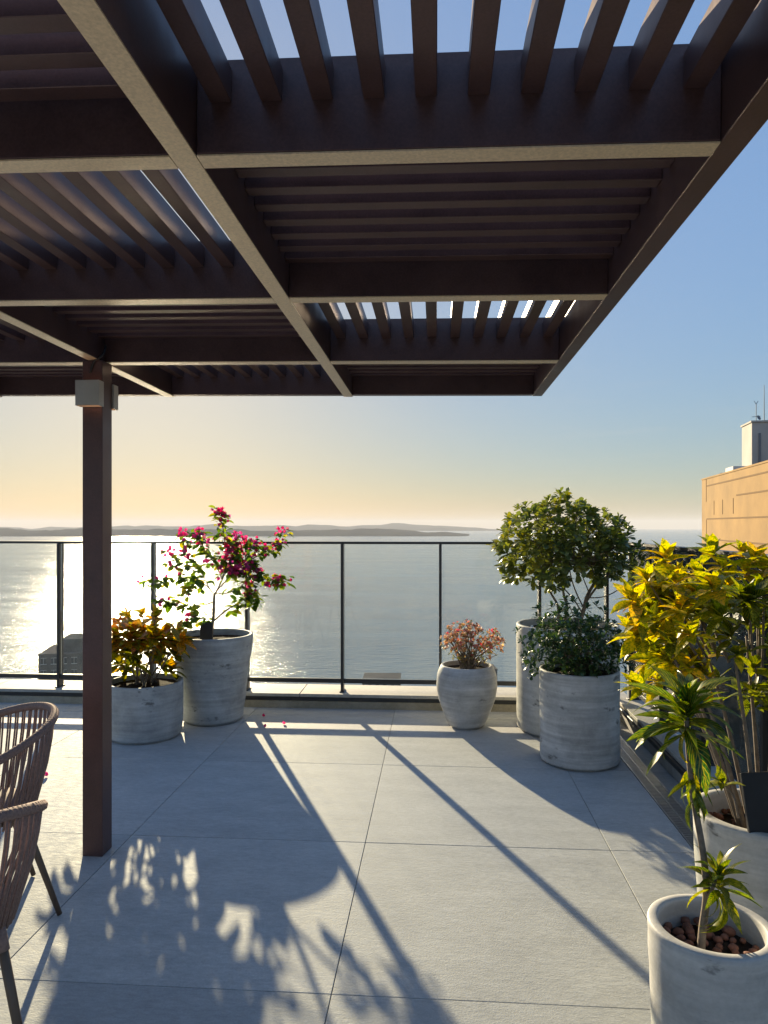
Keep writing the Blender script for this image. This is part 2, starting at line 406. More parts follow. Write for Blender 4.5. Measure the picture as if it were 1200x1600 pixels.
kerb = thing('front_kerb', 'low mossy concrete kerb with dark trim and pale stone ledge under the sea-facing glass railing', 'kerb', (0, KY, 0))
boxo('plinth', -5.45, 1.66, 0, 0.37, -0.01, 0.066, M['kerb'], kerb, 0.004)
boxo('trim', -5.45, 1.66, -0.006, 0.36, 0.0665, 0.100, M['rail'], kerb, 0.003)
n_ = 0
x = -5.45
while x < 1.6:
    x1 = min(x + 1.42, 1.66)
    boxo('ledge_stone', x + 0.002, x1 - 0.002, -0.012, 0.37, 0.1005, 0.128, M['ledge'], kerb, 0.003); x = x1
kerb2 = thing('side_kerb', 'low kerb with dark metal trim and stone ledge beside the floor drain', 'kerb', (KX, 0, 0))
boxo('plinth', 0, 0.55, -3.9, KY - 0.004, -0.01, 0.066, M['strip'], kerb2, 0.004)
boxo('trim', -0.006, 0.54, -3.9, KY - 0.012, 0.0665, 0.100, M['rail'], kerb2, 0.003)
y = -3.9
while y < KY - 0.1:
    y1 = min(y + 1.42, KY - 0.014)
    boxo('ledge_stone', 0.018, 0.55, y + 0.002, y1 - 0.002, 0.1005, 0.128, M['ledge'], kerb2, 0.003); y = y1

# floor drain: two slotted channels side by side
drain = thing('floor_drain', 'narrow slotted steel floor drain running along the side kerb', 'drain', (1.327, 0, 0))
boxo('channel', -0.062, 0.062, -3.9, KY - 0.01, -0.02, -0.010, M['black'], drain)
for x0 in (-0.063, -0.004, 0.055):
    boxo('frame_bar', x0, x0 + 0.008, -3.9, KY - 0.01, -0.0098, 0.0016, M['steel'], drain)
bm = bmesh.new(); y = -3.89
while y < KY - 0.02:
    box(bm, -0.0546, -0.0044, y, y + 0.011, -0.0096, 0.0008); box(bm, 0.0044, 0.0546, y, y + 0.011, -0.0096, 0.0008); y += 0.022
o = link('grate', mesh_from(bm, 'grate'), M['steel'], drain); o['kind'] = 'stuff'

# ------------------------------------------------------------------ pergola
PZ = 2.40; BH = 0.20
perg = thing('pergola', 'dark brown metal pergola roof with beams and alternating slatted bays on a square post', 'pergola', (-1.655, 3.43, PZ))
TILT = 0.012
perg.rotation_euler = (0, TILT, 0)
ox, oy = -1.655, 3.43
def pbox(name, x0, x1, y0, y1, z0, z1, bev=0.002):
    return boxo(name, x0 - ox, x1 - ox, y0 - oy, y1 - oy, z0, z1, M['bronze'], perg, bev)
BX = [(-2.80, -2.745), (-1.682, -1.627), (-0.565, -0.510), (0.573, 0.632)]
BY = [(-0.43, -0.375), (0.53, 0.585), (1.503, 1.556), (2.468, 2.524), (3.44, 3.50), (4.346, 4.40)]
for i, (a, c) in enumerate(BX):
    pbox('main_beam', a, c, -0.43, 4.40, 0, BH + 0.003)
for (a, c) in BY:
    for (l, r) in zip(BX, BX[1:]):
        pbox('cross_beam', l[1] + 0.0006, r[0] - 0.0006, a + (0.0006 if a < 0 else 0), c - (0.0006 if c > 4.3 else 0), 0.0015, BH)
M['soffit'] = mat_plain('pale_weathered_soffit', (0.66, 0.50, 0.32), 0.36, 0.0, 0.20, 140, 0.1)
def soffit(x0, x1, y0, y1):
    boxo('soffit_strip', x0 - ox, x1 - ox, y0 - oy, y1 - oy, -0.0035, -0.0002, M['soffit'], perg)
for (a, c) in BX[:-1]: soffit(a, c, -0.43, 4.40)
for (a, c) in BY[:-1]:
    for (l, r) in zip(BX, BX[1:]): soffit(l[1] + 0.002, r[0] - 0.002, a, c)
SZ0, SZ1, SW = 0.107, 0.178, 0.045
for ci, (l, r) in enumerate(zip(BX, BX[1:])):
    for ri, (n0, n1) in enumerate(zip(BY, BY[1:])):
        x0, x1, y0, y1 = l[1], r[0], n0[1], n1[0]
        along_y = (ci + ri) % 2 == 1
        span = (x1 - x0) if along_y else (y1 - y0)
        k = 9 if not along_y else 10
        pitch = span / k
        for s in range(k):
            c = (x0 if along_y else y0) + pitch * (s + 0.5)
            if along_y: pbox('slat', c - SW / 2, c + SW / 2, y0 + 0.001, y1 - 0.001, SZ0, SZ1, 0.0015)
            else: pbox('slat', x0 + 0.001, x1 - 0.001, c - SW / 2, c + SW / 2, SZ0, SZ1, 0.0015)
post = boxo('pergola_post', -0.05, 0.05, -0.052, 0.052, 0, PZ - 0.006, M['bronze'], None, 0.003)
post.location = (-1.655, 3.428, 0)
tag(post, 'square dark brown metal post holding up the pergola, with lamp boxes near its top', 'post')
bm = bmesh.new(); tube(bm, smooth_path([(-1.655 + 0.057, 3.40, 2.47), (-1.655 + 0.058, 3.375, 2.43), (-1.655 + 0.04, 3.368, 2.402), (-1.655 + 0.01, 3.372, 2.385), (-1.655 - 0.01, 3.374, 2.33)], 5), 0.006, 6)
cb = link('lamp_cable', mesh_from(bm, 'lamp_cable', True), M['black']); tag(cb, 'thin dark cable looping from the pergola beam down to the lamp', 'cable')

def emis(name, col, st):
    m, nt, b = newmat(name); b.inputs['Emission Color'].default_value = (*col, 1); b.inputs['Emission Strength'].default_value = st
    b.inputs['Base Color'].default_value = (*col, 1); return m
M['bulb'] = emis('warm_bulb', (1.0, 0.45, 0.16), 0.5)
def wall_lamp(loc, rz, label):
    t = thing('wall_lamp', label, 'lamp', loc, rz, 'box lamps on the pergola post')
    w, h, dp = 0.058, 0.060, 0.052
    bm = bmesh.new()
    box(bm, -w, w, -dp, -dp + 0.004, -h, h); box(bm, -w, w, -0.004, -0.0005, -h, h)
    box(bm, -w, -w + 0.004, -dp + 0.0042, -0.0042, -h, h); box(bm, w - 0.004, w, -dp + 0.0042, -0.0042, -h, h)
    link('housing', mesh_from(bm, 'housing'), M['lampbox'], t)
    boxo('diffuser', -w + 0.0045, w - 0.0045, -dp + 0.0045, -0.0045, -0.045, 0.045, M['bulb'], t)
wall_lamp((-1.655, 3.375, 2.228), 0, 'square grey box lamp on the camera-facing side of the pergola post')
wall_lamp((-1.655, 3.4805, 2.236), R(180), 'square grey box lamp half hidden behind the pergola post')

# ------------------------------------------------------------------ glass railings
RT = 1.452
def railing(name, label, posts, length0, length1, y, axis):
    """posts: positions along the run; axis 'x' runs along X at depth y, 'y' runs along Y at x"""
    t = thing(name, label, 'railing', (0, 0, 0))
    def B(nm, a0, a1, b0, b1, z0, z1, mat, par=t, bev=0.002):
        if axis == 'x': return boxo(nm, a0, a1, y + b0, y + b1, z0, z1, mat, par, bev)
        return boxo(nm, y + b0, y + b1, a0, a1, z0, z1, mat, par, bev)
    B('top_rail', length0, length1, -0.028, 0.028, RT - 0.022, RT, M['rail'])
    for p in posts:
        q = B('post', p - 0.012, p + 0.012, -0.03, 0.055, 0.132, RT - 0.0225, M['rail'])
        B('foot_plate', p - 0.022, p + 0.022, -0.045, 0.07, 0.1285, 0.1372, M['rail'], q)
    for a, c in zip(posts, posts[1:]):
        B('bottom_rail', a + 0.0125, c - 0.0125, -0.018, 0.018, 0.205, 0.243, M['rail'])
        B('glass_panel', a + 0.016, c - 0.016, -0.004, 0.004, 0.2435, RT - 0.0235, M['glass'], t, 0)
    return t
RY = KY + 0.10; RX = KX + 0.145
fp = [at(u, 1080, 6.36 + (u - 600) * 0) for u in (93, 239, 386, 535, 688, 843)]
def x_at(u, y):      # X on the plane Y=y seen at photo column u
    k = (u - 600) / F; c, s = math.cos(TH), math.sin(TH)
    d = y / (k * s + c); return (k * c - s) * d
fposts = [x_at(u, RY) for u in (93, 239, 386, 535, 688, 843)]
fposts = [fposts[0] - 0.87 * 2, fposts[0] - 0.87] + fposts + [x_at(948, RY)]
railing('front_railing', 'dark metal railing with clear glass panels facing the sea', fposts, fposts[0] - 0.02, RX + 0.028, RY, 'x')
sposts = [RY - 0.12 - 0.83 * k for k in range(12)][::-1]
railing('side_railing', 'dark metal railing with glass panels along the side behind the yellow croton', sposts, sposts[0] - 0.02, RY - 0.0285, RX, 'y')

# ------------------------------------------------------------------ planters
def planter(name, label, loc, prof, mat, wall=0.03, soil_drop=0.05, pebbles=0, seed=0, group=None):
    """prof: outer profile (radius, height) from base to rim"""
    t = thing(name, label, 'planter', loc, seed * 1.7, group)
    zs = smooth_path([(r, 0, z) for r, z in prof], 8)
    outer = [(p.x, p.z) for p in zs]; top = outer[-1]
    rr = random.Random(seed)
    full = [(outer[0][0] - 0.016, 0.0), (outer[0][0] - 0.016, 0.012), (outer[0][0] - 0.003, 0.014)] + [(a_, max(z_, 0.016)) for a_, z_ in outer] + [(top[0] - 0.0025, top[1] + 0.0055), (top[0] - 0.006, top[1] + 0.0075), (top[0] - wall * 0.5, top[1] + 0.008), (top[0] - wall + 0.004, top[1] + 0.0075), (top[0] - wall + 0.001, top[1] + 0.005), (top[0] - wall, top[1] - 0.002), (top[0] - wall - 0.004, top[1] - soil_drop - 0.05)]
    def jit(i, a):
        z = full[i][1]
        return 0.0022 * noise.noise(Vector((z * 26, seed * 3.1, math.cos(a * 6.283) * 0.5))) + 0.003 * noise.noise(Vector((math.cos(a * 6.283) * 1.3, math.sin(a * 6.283) * 1.3, z * 3 + seed)))
    bm = bmesh.new(); rg = lathe(bm, full, 72, jit); bm.faces.new(rg[0][::-1])
    link('pot_wall', mesh_from(bm, 'pot_wall', True), mat, t)
    # soil: slightly mounded disc
    ri = top[0] - wall - 0.001; zt = top[1] - soil_drop
    bm = bmesh.new(); rings = []
    for i in range(10):
        r = ri * i / 9
        if i == 0: rings.append([bm.verts.new((0, 0, zt + 0.012))]); continue
        rings.append([bm.verts.new((r * math.cos(2 * math.pi * k / 28), r * math.sin(2 * math.pi * k / 28), zt + 0.012 * (1 - i / 9) + 0.007 * noise.noise(Vector((r * 40 * math.cos(k), r * 40 * math.sin(k), seed))))) for k in range(28)])
    for k in range(28): bm.faces.new((rings[0][0], rings[1][k], rings[1][(k + 1) % 28]))
    for a, c in zip(rings[1:], rings[2:]):
        for k in range(28): bm.faces.new((a[k], c[k], c[(k + 1) % 28], a[(k + 1) % 28]))
    link('soil', mesh_from(bm, 'soil', True), M['soil'], t)
    if pebbles:
        ms = []
        for q in range(4):
            bm = bmesh.new(); bmesh.ops.create_icosphere(bm, subdivisions=2, radius=1)
            for v in bm.verts: v.co *= 1 + 0.22 * noise.noise(v.co * 1.3 + Vector((q * 7, 0, 0))); v.co.z *= 0.75
            me = mesh_from(bm, 'clay_pebble', True); me.materials.append(M['pebble']); ms.append(me)
        done = []
        tries = 0
        while len(done) < pebbles and tries < 6000:
            tries += 1
            a = rr.uniform(0, 6.283); r = (ri - 0.012) * math.sqrt(rr.random()); s = rr.uniform(0.0095, 0.0195)
            px, py = r * math.cos(a), r * math.sin(a)
            if any((px - x) ** 2 + (py - y) ** 2 < (0.86 * (s + q)) ** 2 for x, y, q in done): continue
            done.append((px, py, s))
            o = link('clay_pebble', ms[rr.randrange(4)], None, t)
            o.location = (px, py, zt + 0.012 + s * 0.5); o.scale = (s, s * rr.uniform(0.8, 1.15), s); o.rotation_euler = (rr.uniform(-.4, .4), rr.uniform(-.4, .4), rr.uniform(0, 6))
    return t
def ground(u, d):
    p = at(u, VY, d); return Vector((p.x, p.y, 0))
L1 = ground(227, 5.50); L2 = ground(333, 5.955); L3 = ground(729, 5.76); L4 = ground(886, 5.68); L5 = ground(905, 4.92); L6 = ground(1190, 2.62); L7 = ground(1111, 1.99)
planter('planter', 'low wide grey cement planter holding the orange croton, beside the pergola post', L1, [(0.262, 0), (0.275, 0.10), (0.28, 0.25), (0.281, 0.41)], M['pot3'], 0.022, 0.03, 0, 1)
planter('planter', 'tall tapered grey cement planter holding the magenta bougainvillea', L2, [(0.238, 0), (0.262, 0.18), (0.29, 0.42), (0.318, 0.60), (0.324, 0.695)], M['pot3'], 0.024, 0.045, 0, 2)
planter('planter', 'barrel shaped grey cement planter holding the small pink flowering shrub', L3, [(0.135, 0), (0.168, 0.07), (0.214, 0.19), (0.238, 0.31), (0.231, 0.42), (0.207, 0.48)], M['pot'], 0.022, 0.03, 0, 3)
planter('planter', 'large cylindrical cement planter holding the round-crowned tree, against the railing corner', L4, [(0.372, 0), (0.388, 0.05), (0.392, 0.4), (0.392, 0.815)], M['pot2'], 0.026, 0.05, 0, 4)
planter('planter', 'straight cylindrical grey cement planter holding the low dark green shrub', L5, [(0.252, 0), (0.262, 0.04), (0.264, 0.3), (0.265, 0.615)], M['pot'], 0.022, 0.03, 0, 5)
planter('planter', 'pale cement planter with clay pebbles and a black card, holding the big yellow croton', L6, [(0.185, 0), (0.208, 0.15), (0.226, 0.38), (0.232, 0.555)], M['pot2'], 0.036, 0.080, 46, 6)
planter('planter', 'small cement planter with clay pebbles holding the thin single-stemmed croton', L7, [(0.138, 0), (0.150, 0.12), (0.160, 0.32), (0.166, 0.495)], M['pot2'], 0.030, 0.068, 40, 7)

def card(name, label, w, h, loc, rz, tilt):
    o = boxo(name, -w / 2, w / 2, -0.006, 0.006, 0, h, M['black'], None, 0.0015)
    o.location = loc; o.rotation_euler = (tilt, 0, rz); tag(o, label, 'card'); return o
card('plant_card', 'small blank black card stuck in the soil by the bougainvillea trunk', 0.098, 0.17, at(322, 1000, 5.80) + Vector((0, 0, -0.03)), R(8), R(-6))
c_ = card('plant_card', 'large blank black card leaning in the pebble-filled planter of the yellow croton', 0.15, 0.20, at(1202, 1294, 2.45) + Vector((0, 0, -0.02)), R(12), R(-14))

# ------------------------------------------------------------------ plants
def leaf_mesh(name, length, width, shape, curl, fold, tone, mat, nl=6, twist=0.0, wave=0.0):
    """a curved, folded leaf along +Y, up = +Z.  shape(t)->0..1 half width; curl = bend in radians over its length"""
    bm = bmesh.new(); uvl = bm.loops.layers.uv.new('UVMap')
    rows = []; y = z = 0.0; ang = 0.0
    for i in range(nl + 1):
        t = i / nl
        hw = width * 0.5 * shape(t); c, s = math.cos(twist * t), math.sin(twist * t)
        lift = abs(hw) * fold + wave * width * math.sin(t * 9 + tone * 20)
        row = []
        for k, ux in ((-1, 0), (0, 0.5), (1, 1)):
            x = hw * k; zz = (lift if k else 0) * (1 if k >= 0 else 1.0)
            row.append((bm.verts.new((x * c - zz * s, y + (-math.sin(ang)) * 0 , z + x * s + zz * c)), ux, t))
        rows.append(row)
        ang = curl * (t + 0.5 / nl); y += math.cos(ang) * length / nl; z -= math.sin(ang) * length / nl
    for a, c in zip(rows, rows[1:]):
        for k in range(2):
            q = (a[k], a[k + 1], c[k + 1], c[k]); f = bm.faces.new([v[0] for v in q])
            for l, v in zip(f.loops, q): l[uvl].uv = (v[1], v[2])
    me = mesh_from(bm, name, True); me.materials.append(mat)
    at_ = me.attributes.new('tone', 'FLOAT', 'POINT')
    for d in at_.data: d.value = tone
    return me
SH_OBOV = lambda t: 0.10 + 0.9 * math.sin(math.pi * min(1, t * 0.52 + 0.02)) ** 1.5 * (1 if t < 0.8 else math.sqrt(max(0.02, 1 - ((t - 0.8) / 0.2) ** 2)))
SH_LANCE = lambda t: max(0.03, math.sin(math.pi * (0.04 + 0.96 * t) ** 0.8)) if t < 1 else 0.02
SH_OVAL = lambda t: max(0.05, math.sin(math.pi * (0.05 + 0.94 * t) ** 0.9) ** 0.8) if t < 1 else 0.05
SH_STRAP = lambda t: min(1, 0.25 + t * 3) * (1 if t < 0.55 else max(0.02, 1 - ((t - 0.55) / 0.45) ** 1.6))

def frame_to(d, roll=0.0):
    """rotation that takes +Y to d with +Z as upward as possible"""
    d = Vector(d).normalized(); x = d.cross(Vector((0, 0, 1)))
    if x.length < 1e-3: x = Vector((1, 0, 0))
    x.normalize(); z = x.cross(d)
    m = Matrix((x, d, z)).transposed()
    return m.to_quaternion() @ Quaternion((0, 1, 0), roll)

def put_leaves(plant, placements, pname, limit=300, rest='foliage'):
    """placements: (mesh, location, quaternion, scale) in world; nearest ones become parts, the rest one joined part"""
    base = plant.location
    C = Vector((0, 0, EYE))
    placements.sort(key=lambda q: (q[1] - C).length - q[3] * 0.3)
    for me, loc, qt, sc in placements[:limit]:
        o = bpy.data.objects.new(pname, me); COL.objects.link(o); o.parent = plant
        o.location = loc - base; o.rotation_mode = 'QUATERNION'; o.rotation_quaternion = qt; o.scale = (sc, sc, sc)
    if len(placements) > limit:
        V, Fc, UV, TO, MI = [], [], [], [], []
        mats = []
        for me, loc, qt, sc in placements[limit:]:
            mt = me.materials[0]
            if mt not in mats: mats.append(mt)
            mi = mats.index(mt); b0 = len(V); mm = qt.to_matrix()
            tone = me.attributes['tone'].data; ul = me.uv_layers[0].data
            for v in me.vertices: V.append(mm @ (v.co * sc) + loc - base); TO.append(tone[v.index].value)
            for p in me.polygons:
                Fc.append([b0 + i for i in p.vertices]); MI.append(mi)
                for li in p.loop_indices: UV.append(tuple(ul[li].uv))
        me = bpy.data.meshes.new(rest); me.from_pydata(V, [], Fc)
        u = me.uv_layers.new(name='UVMap')
        for i, q in enumerate(UV): u.data[i].uv = q
        a = me.attributes.new('tone', 'FLOAT', 'POINT')
        for i, q in enumerate(TO): a.data[i].value = q
        for m in mats: me.materials.append(m)
        for i, p in enumerate(me.polygons): p.material_index = MI[i]; p.use_smooth = True
        o = link(rest, me, None, plant); o['kind'] = 'stuff'

def stems(plant, paths, mat, name='stem'):
    for pts, r0, r1 in paths:
        P = smooth_path([Vector(p) - plant.location for p in pts], 5); n = len(P)
        bm = bmesh.new(); tube(bm, P, [r0 + (r1 - r0) * i / (n - 1) for i in range(n)], 7)
        link(name, mesh_from(bm, name, True), mat, plant)

def rosette(r, out, meshes, c, axis, n, spread, size, droop=0.0):
    axis = Vector(axis).normalized()
    a0 = r.uniform(0, 6.28); u = axis.orthogonal().normalized(); w = axis.cross(u)
    for k in range(n):
        a = a0 + k * 2.39996; t = (k + 0.5) / n
        el = spread[0] + (spread[1] - spread[0]) * t + r.uniform(-0.15, 0.15)      # angle away from the axis
        d = axis * math.cos(el) + (u * math.cos(a) + w * math.sin(a)) * math.sin(el)
        d.z -= droop * t
        out.append((r.choice(meshes), Vector(c) - axis * size * 0.25 * t, frame_to(d, r.uniform(-0.4, 0.4)), size * r.uniform(0.75, 1.2) * (0.7 + 0.3 * t) / 1.0))

# --- round-crowned tree (leathery spoon-shaped leaves)
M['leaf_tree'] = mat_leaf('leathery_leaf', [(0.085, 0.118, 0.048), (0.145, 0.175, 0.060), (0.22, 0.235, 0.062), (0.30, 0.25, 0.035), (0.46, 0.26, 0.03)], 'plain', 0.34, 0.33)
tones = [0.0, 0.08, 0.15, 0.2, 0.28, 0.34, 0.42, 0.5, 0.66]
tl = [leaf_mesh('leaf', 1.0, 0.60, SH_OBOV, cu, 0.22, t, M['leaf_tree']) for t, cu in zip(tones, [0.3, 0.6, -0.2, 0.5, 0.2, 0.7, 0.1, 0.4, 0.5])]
r = random.Random(11)
tree = thing('round_crowned_tree', 'small tree with a dense round crown of dark green leaves and bare stems', 'tree', (L4.x, L4.y, 0.76))
D4 = 5.66
cc = at(884, 850, D4)
pl = []; tips = []
for i in range(9000):
    if len(tips) >= 450: break
    v = Vector((r.gauss(0, 1), r.gauss(0, 1), r.gauss(0, 1))).normalized() * (r.random() ** 0.28)
    x, yy, z = v.x * 0.55, v.y * 0.47, v.z * 0.37
    if z < -0.25 + 0.07 * math.sin(x * 17) and -0.22 < x < 0.34: continue      # open underside over the stems
    k = 1 + 0.34 * noise.noise(Vector((v.x * 2.6, v.y * 2.6, v.z * 2.6 + 4)))
    p = cc + Vector((x * k, yy * k, z * k))
    if any((p - q).length < 0.040 for q in tips): continue
    tips.append(p)
for (u, v) in [(996, 890), (985, 905), (975, 880), (990, 868), (806, 905), (815, 890), (800, 888), (970, 900), (945, 800), (958, 812), (785, 830), (779, 850), (795, 812), (885, 783), (850, 790)]:
    tips.append(at(u, v, D4 + r.uniform(-0.15, 0.15)))
for p in tips:
    ax = (p - cc); ax = Vector((ax.x / 0.52, ax.y / 0.46, ax.z / 0.345)) + Vector((0, 0, 0.55)) + Vector((r.uniform(-.35, .35), r.uniform(-.35, .35), r.uniform(-.2, .3)))
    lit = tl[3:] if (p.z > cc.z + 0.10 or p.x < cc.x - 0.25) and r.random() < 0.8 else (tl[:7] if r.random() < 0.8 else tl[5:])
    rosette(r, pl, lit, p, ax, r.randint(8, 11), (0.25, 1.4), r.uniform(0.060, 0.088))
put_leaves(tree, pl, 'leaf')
b0 = Vector((L4.x, L4.y, 0.74))
hub = [at(905, 968, D4), at(915, 950, D4)]
st = [([b0 + Vector((0.02, 0, 0)), at(908, 965, D4), at(918, 930, D4), at(934, 902, D4), at(950, 870, D4 + .1)], 0.021, 0.008),
      ([at(916, 940, D4), at(932, 918, D4 - .05), at(960, 888, D4 - .1), at(980, 872, D4 - .1)], 0.010, 0.005),
      ([b0 + Vector((-0.05, 0.03, 0)), at(886, 955, D4), at(880, 925, D4), at(876, 890, D4), at(872, 860, D4)], 0.014, 0.006),
      ([b0 + Vector((-0.08, 0, 0)), at(872, 950, D4), at(860, 925, D4), at(852, 898, D4), at(835, 870, D4)], 0.012, 0.005),
      ([at(912, 950, D4), at(900, 925, D4 + .1), at(892, 900, D4 + .1), at(888, 870, D4 + .1)], 0.006, 0.004),
      ([at(908, 955, D4), at(895, 935, D4 - .1), at(868, 905, D4 - .1), at(858, 890, D4 - .1)], 0.006, 0.004),
      ([at(913, 934, D4), at(945, 932, D4 - .05), at(975, 915, D4 - .1), at(990, 895, D4 - .1)], 0.005, 0.003),
      ([at(920, 925, D4), at(910, 900, D4 - .1), at(904, 880, D4 - .1)], 0.005, 0.003)]
stems(tree, st, M['bark'], 'branch')
for p in tips[::9]:
    q = cc + Vector((r.uniform(-.15, .25), r.uniform(-.1, .1), -0.16))
    stems(tree, [([q, (q + p) / 2 + Vector((0, 0, 0.02)), p], 0.005, 0.0025)], M['bark'], 'twig')

# --- low dark shrub
M['leaf_shrub'] = mat_leaf('dark_shrub_leaf', [(0.028, 0.062, 0.032), (0.045, 0.088, 0.036), (0.075, 0.12, 0.045)], 'plain', 0.25, 0.28)
sl = [leaf_mesh('leaf', 1.0, 0.50, SH_OBOV, cu, 0.2, t, M['leaf_shrub'], 5) for t, cu in zip([0, .2, .4, .6, .8, 1], [.3, .6, .1, .5, -.2, .4])]
r = random.Random(5)
shrub = thing('low_shrub', 'low dark green shrub with small white blossoms spilling over its cylindrical planter', 'shrub', (L5.x, L5.y, 0.585))
D5 = 4.90
sc_ = at(900, 1008, D5); tips = []; pl = []
for i in range(12000):
    if len(tips) >= 360: break
    v = Vector((r.gauss(0, 1), r.gauss(0, 1), r.gauss(0, 1))).normalized() * (r.random() ** 0.33)
    k = 1 + 0.3 * noise.noise(v * 2.1 + Vector((9, 0, 0)))
    p = sc_ + Vector((v.x * 0.36 * k, v.y * 0.30 * k, v.z * 0.235 * k))
    hd = math.hypot(p.x - L5.x, p.y - L5.y)
    if p.z < 0.60 and (hd < 0.285 or p.z < 0.54): continue
    if any((p - q).length < 0.030 for q in tips): continue
    tips.append(p)
for (u, v) in [(885, 935), (880, 945), (895, 940), (840, 950), (838, 962), (918, 950), (932, 945), (945, 955), (960, 975), (968, 990), (808, 985), (815, 1000), (822, 1040), (830, 1055), (985, 1040), (978, 1052), (955, 1000), (862, 948), (900, 960), (935, 1068), (932, 1058)]:
    tips.append(at(u, v, D5 + r.uniform(-0.22, 0.05)))
for p in tips:
    ax = (p - sc_) * 2.2 + Vector((r.uniform(-.3, .3), r.uniform(-.3, .3), 0.55))
    rosette(r, pl, sl, p, ax, r.randint(7, 11), (0.3, 1.5), r.uniform(0.040, 0.056))
put_leaves(shrub, pl, 'leaf')
for p in tips[::9]:
    q = Vector((L5.x + r.uniform(-.08, .08), L5.y + r.uniform(-.08, .08), 0.59))
    stems(shrub, [([q, (q * 0.5 + p * 0.5) + Vector((0, 0, 0.04)), p], 0.005, 0.002)], M['bark'], 'twig')
M['blossom'] = mat_plain('white_blossom', (0.75, 0.75, 0.70), 0.6, 0, 0.05)
bmsh = bmesh.new()
for k in range(5):
    a = k * 1.2566
    vs = [bmsh.verts.new(q) for q in ((0, 0, 0), (0.5 * math.cos(a - .5), 0.5 * math.sin(a - .5), .25), (math.cos(a), math.sin(a), .3), (0.5 * math.cos(a + .5), 0.5 * math.sin(a + .5), .25))]
    bmsh.faces.new(vs)
bme = mesh_from(bmsh, 'blossom'); bme.materials.append(M['blossom'])
for (u, v) in [(826, 1027), (818, 1041), (848, 993), (897, 992), (911, 992), (877, 997), (831, 979), (958, 982)]:
    o = link('blossom', bme, None, shrub); o.location = at(u, v, D5 - 0.30) - shrub.location; o.scale = (0.014,) * 3; o.rotation_euler = (R(60 + r.uniform(-25, 25)), r.uniform(-.4, .4), 0)

# --- bougainvillea
M['leaf_boug'] = mat_leaf('bougainvillea_leaf', [(0.05, 0.10, 0.022), (0.10, 0.17, 0.03), (0.22, 0.28, 0.035), (0.40, 0.32, 0.035)], 'plain', 0.6, 0.45)
M['bract'] = mat_leaf('magenta_bract', [(0.54, 0.05, 0.20), (0.58, 0.09, 0.32), (0.44, 0.09, 0.40), (0.30, 0.10, 0.22)], 'plain', 0.62, 0.6)
bl = [leaf_mesh('leaf', 1.0, 0.66, SH_OVAL, cu, 0.2, t, M['leaf_boug'], 5) for t, cu in zip([0, .15, .3, .45, .6, 0.9], [.5, .9, .2, .7, .3, .6])]
def bract_mesh(tone):
    """three papery bracts round a stalk"""
    bm = bmesh.new(); uvl = bm.loops.layers.uv.new('UVMap'); n = 4
    for k in range(3):
        q = Quaternion((0, 1, 0), k * 2.094 + tone); rows = []
        for i in range(n + 1):
            t = i / n; hw = 0.36 * SH_OVAL(t); sp = 0.55 * t - 0.12 * t * t
            rows.append([(bm.verts.new(q @ Vector((hw * s, t * 0.9, sp - (0.10 if s else 0) * t))), 0.5 + s * 0.5, t) for s in (-1, 0, 1)])
        for a, c in zip(rows, rows[1:]):
            for j in range(2):
                qq = (a[j], a[j + 1], c[j + 1], c[j]); f = bm.faces.new([z[0] for z in qq])
                for l, z in zip(f.loops, qq): l[uvl].uv = (z[1], z[2])
    me = mesh_from(bm, 'bract', True); me.materials.append(M['bract'])
    a = me.attributes.new('tone', 'FLOAT', 'POINT')
    for d in a.data: d.value = tone
    return me
br = [bract_mesh(t) for t in (0, .2, .35, .5, .66, .8, 1)]
r = random.Random(21)
boug = thing('bougainvillea', 'loose bougainvillea with thin woody trunk, small green leaves and magenta flowers in a tapered planter', 'shrub', (L2.x, L2.y, 0.65))
D2 = 5.93
def bp(pts, j=0.12):
    o_ = r.uniform(-j, j); n = len(pts); return [at(u, v, D2 + o_ * i / (n - 1)) for i, (u, v) in enumerate(pts)]
BR = [(bp([(330, 1003), (331, 985), (334, 960), (335, 932), (338, 925)], 0), 0.0155, 0.010, 0),
      (bp([(336, 928), (345, 910), (352, 888), (352, 860), (350, 835), (346, 812), (345, 800)]), 0.008, 0.002, 3),
      (bp([(332, 972), (352, 955), (372, 942), (388, 930), (396, 905), (410, 895)], .2), 0.008, 0.003, 2),
      (bp([(396, 915), (415, 905), (432, 908), (444, 905)], .2), 0.003, 0.0015, 3),
      (bp([(336, 930), (325, 918), (308, 905), (285, 902), (255, 907), (224, 908)], .2), 0.006, 0.0015, 1),
      (bp([(328, 920), (315, 895), (300, 870), (292, 848), (285, 832)], .25), 0.005, 0.002, 3),
      (bp([(340, 922), (365, 895), (390, 876), (415, 862), (432, 850), (441, 832)], .25), 0.006, 0.0015, 2),
      (bp([(338, 928), (360, 925), (378, 915), (392, 890), (398, 860), (396, 842)], .25), 0.005, 0.002, 3),
      (bp([(347, 905), (335, 880), (322, 862), (314, 845), (310, 832)], .25), 0.004, 0.002, 3),
      (bp([(334, 940), (320, 945), (300, 950), (280, 945), (262, 938), (252, 942)], .25), 0.005, 0.0015, 1),
      (bp([(333, 950), (318, 965), (300, 970), (286, 975)], .3), 0.004, 0.0015, 1),
      (bp([(352, 885), (365, 870), (372, 855), (376, 838)], .2), 0.004, 0.0015, 4),
      (bp([(350, 895), (360, 885), (368, 895), (380, 890)], .2), 0.004, 0.0015, 4),
      (bp([(312, 895), (295, 888), (275, 880), (262, 865)], .25), 0.004, 0.0015, 3),
      (bp([(378, 915), (395, 930), (398, 945)], .2), 0.003, 0.0015, 1),
      (bp([(310, 905), (295, 918), (285, 925)], .2), 0.003, 0.0015, 1)]
stems(boug, [b[:3] for b in BR[:1]], M['bark'], 'trunk')
stems(boug, [b[:3] for b in BR[1:]], M['bark'], 'branch')
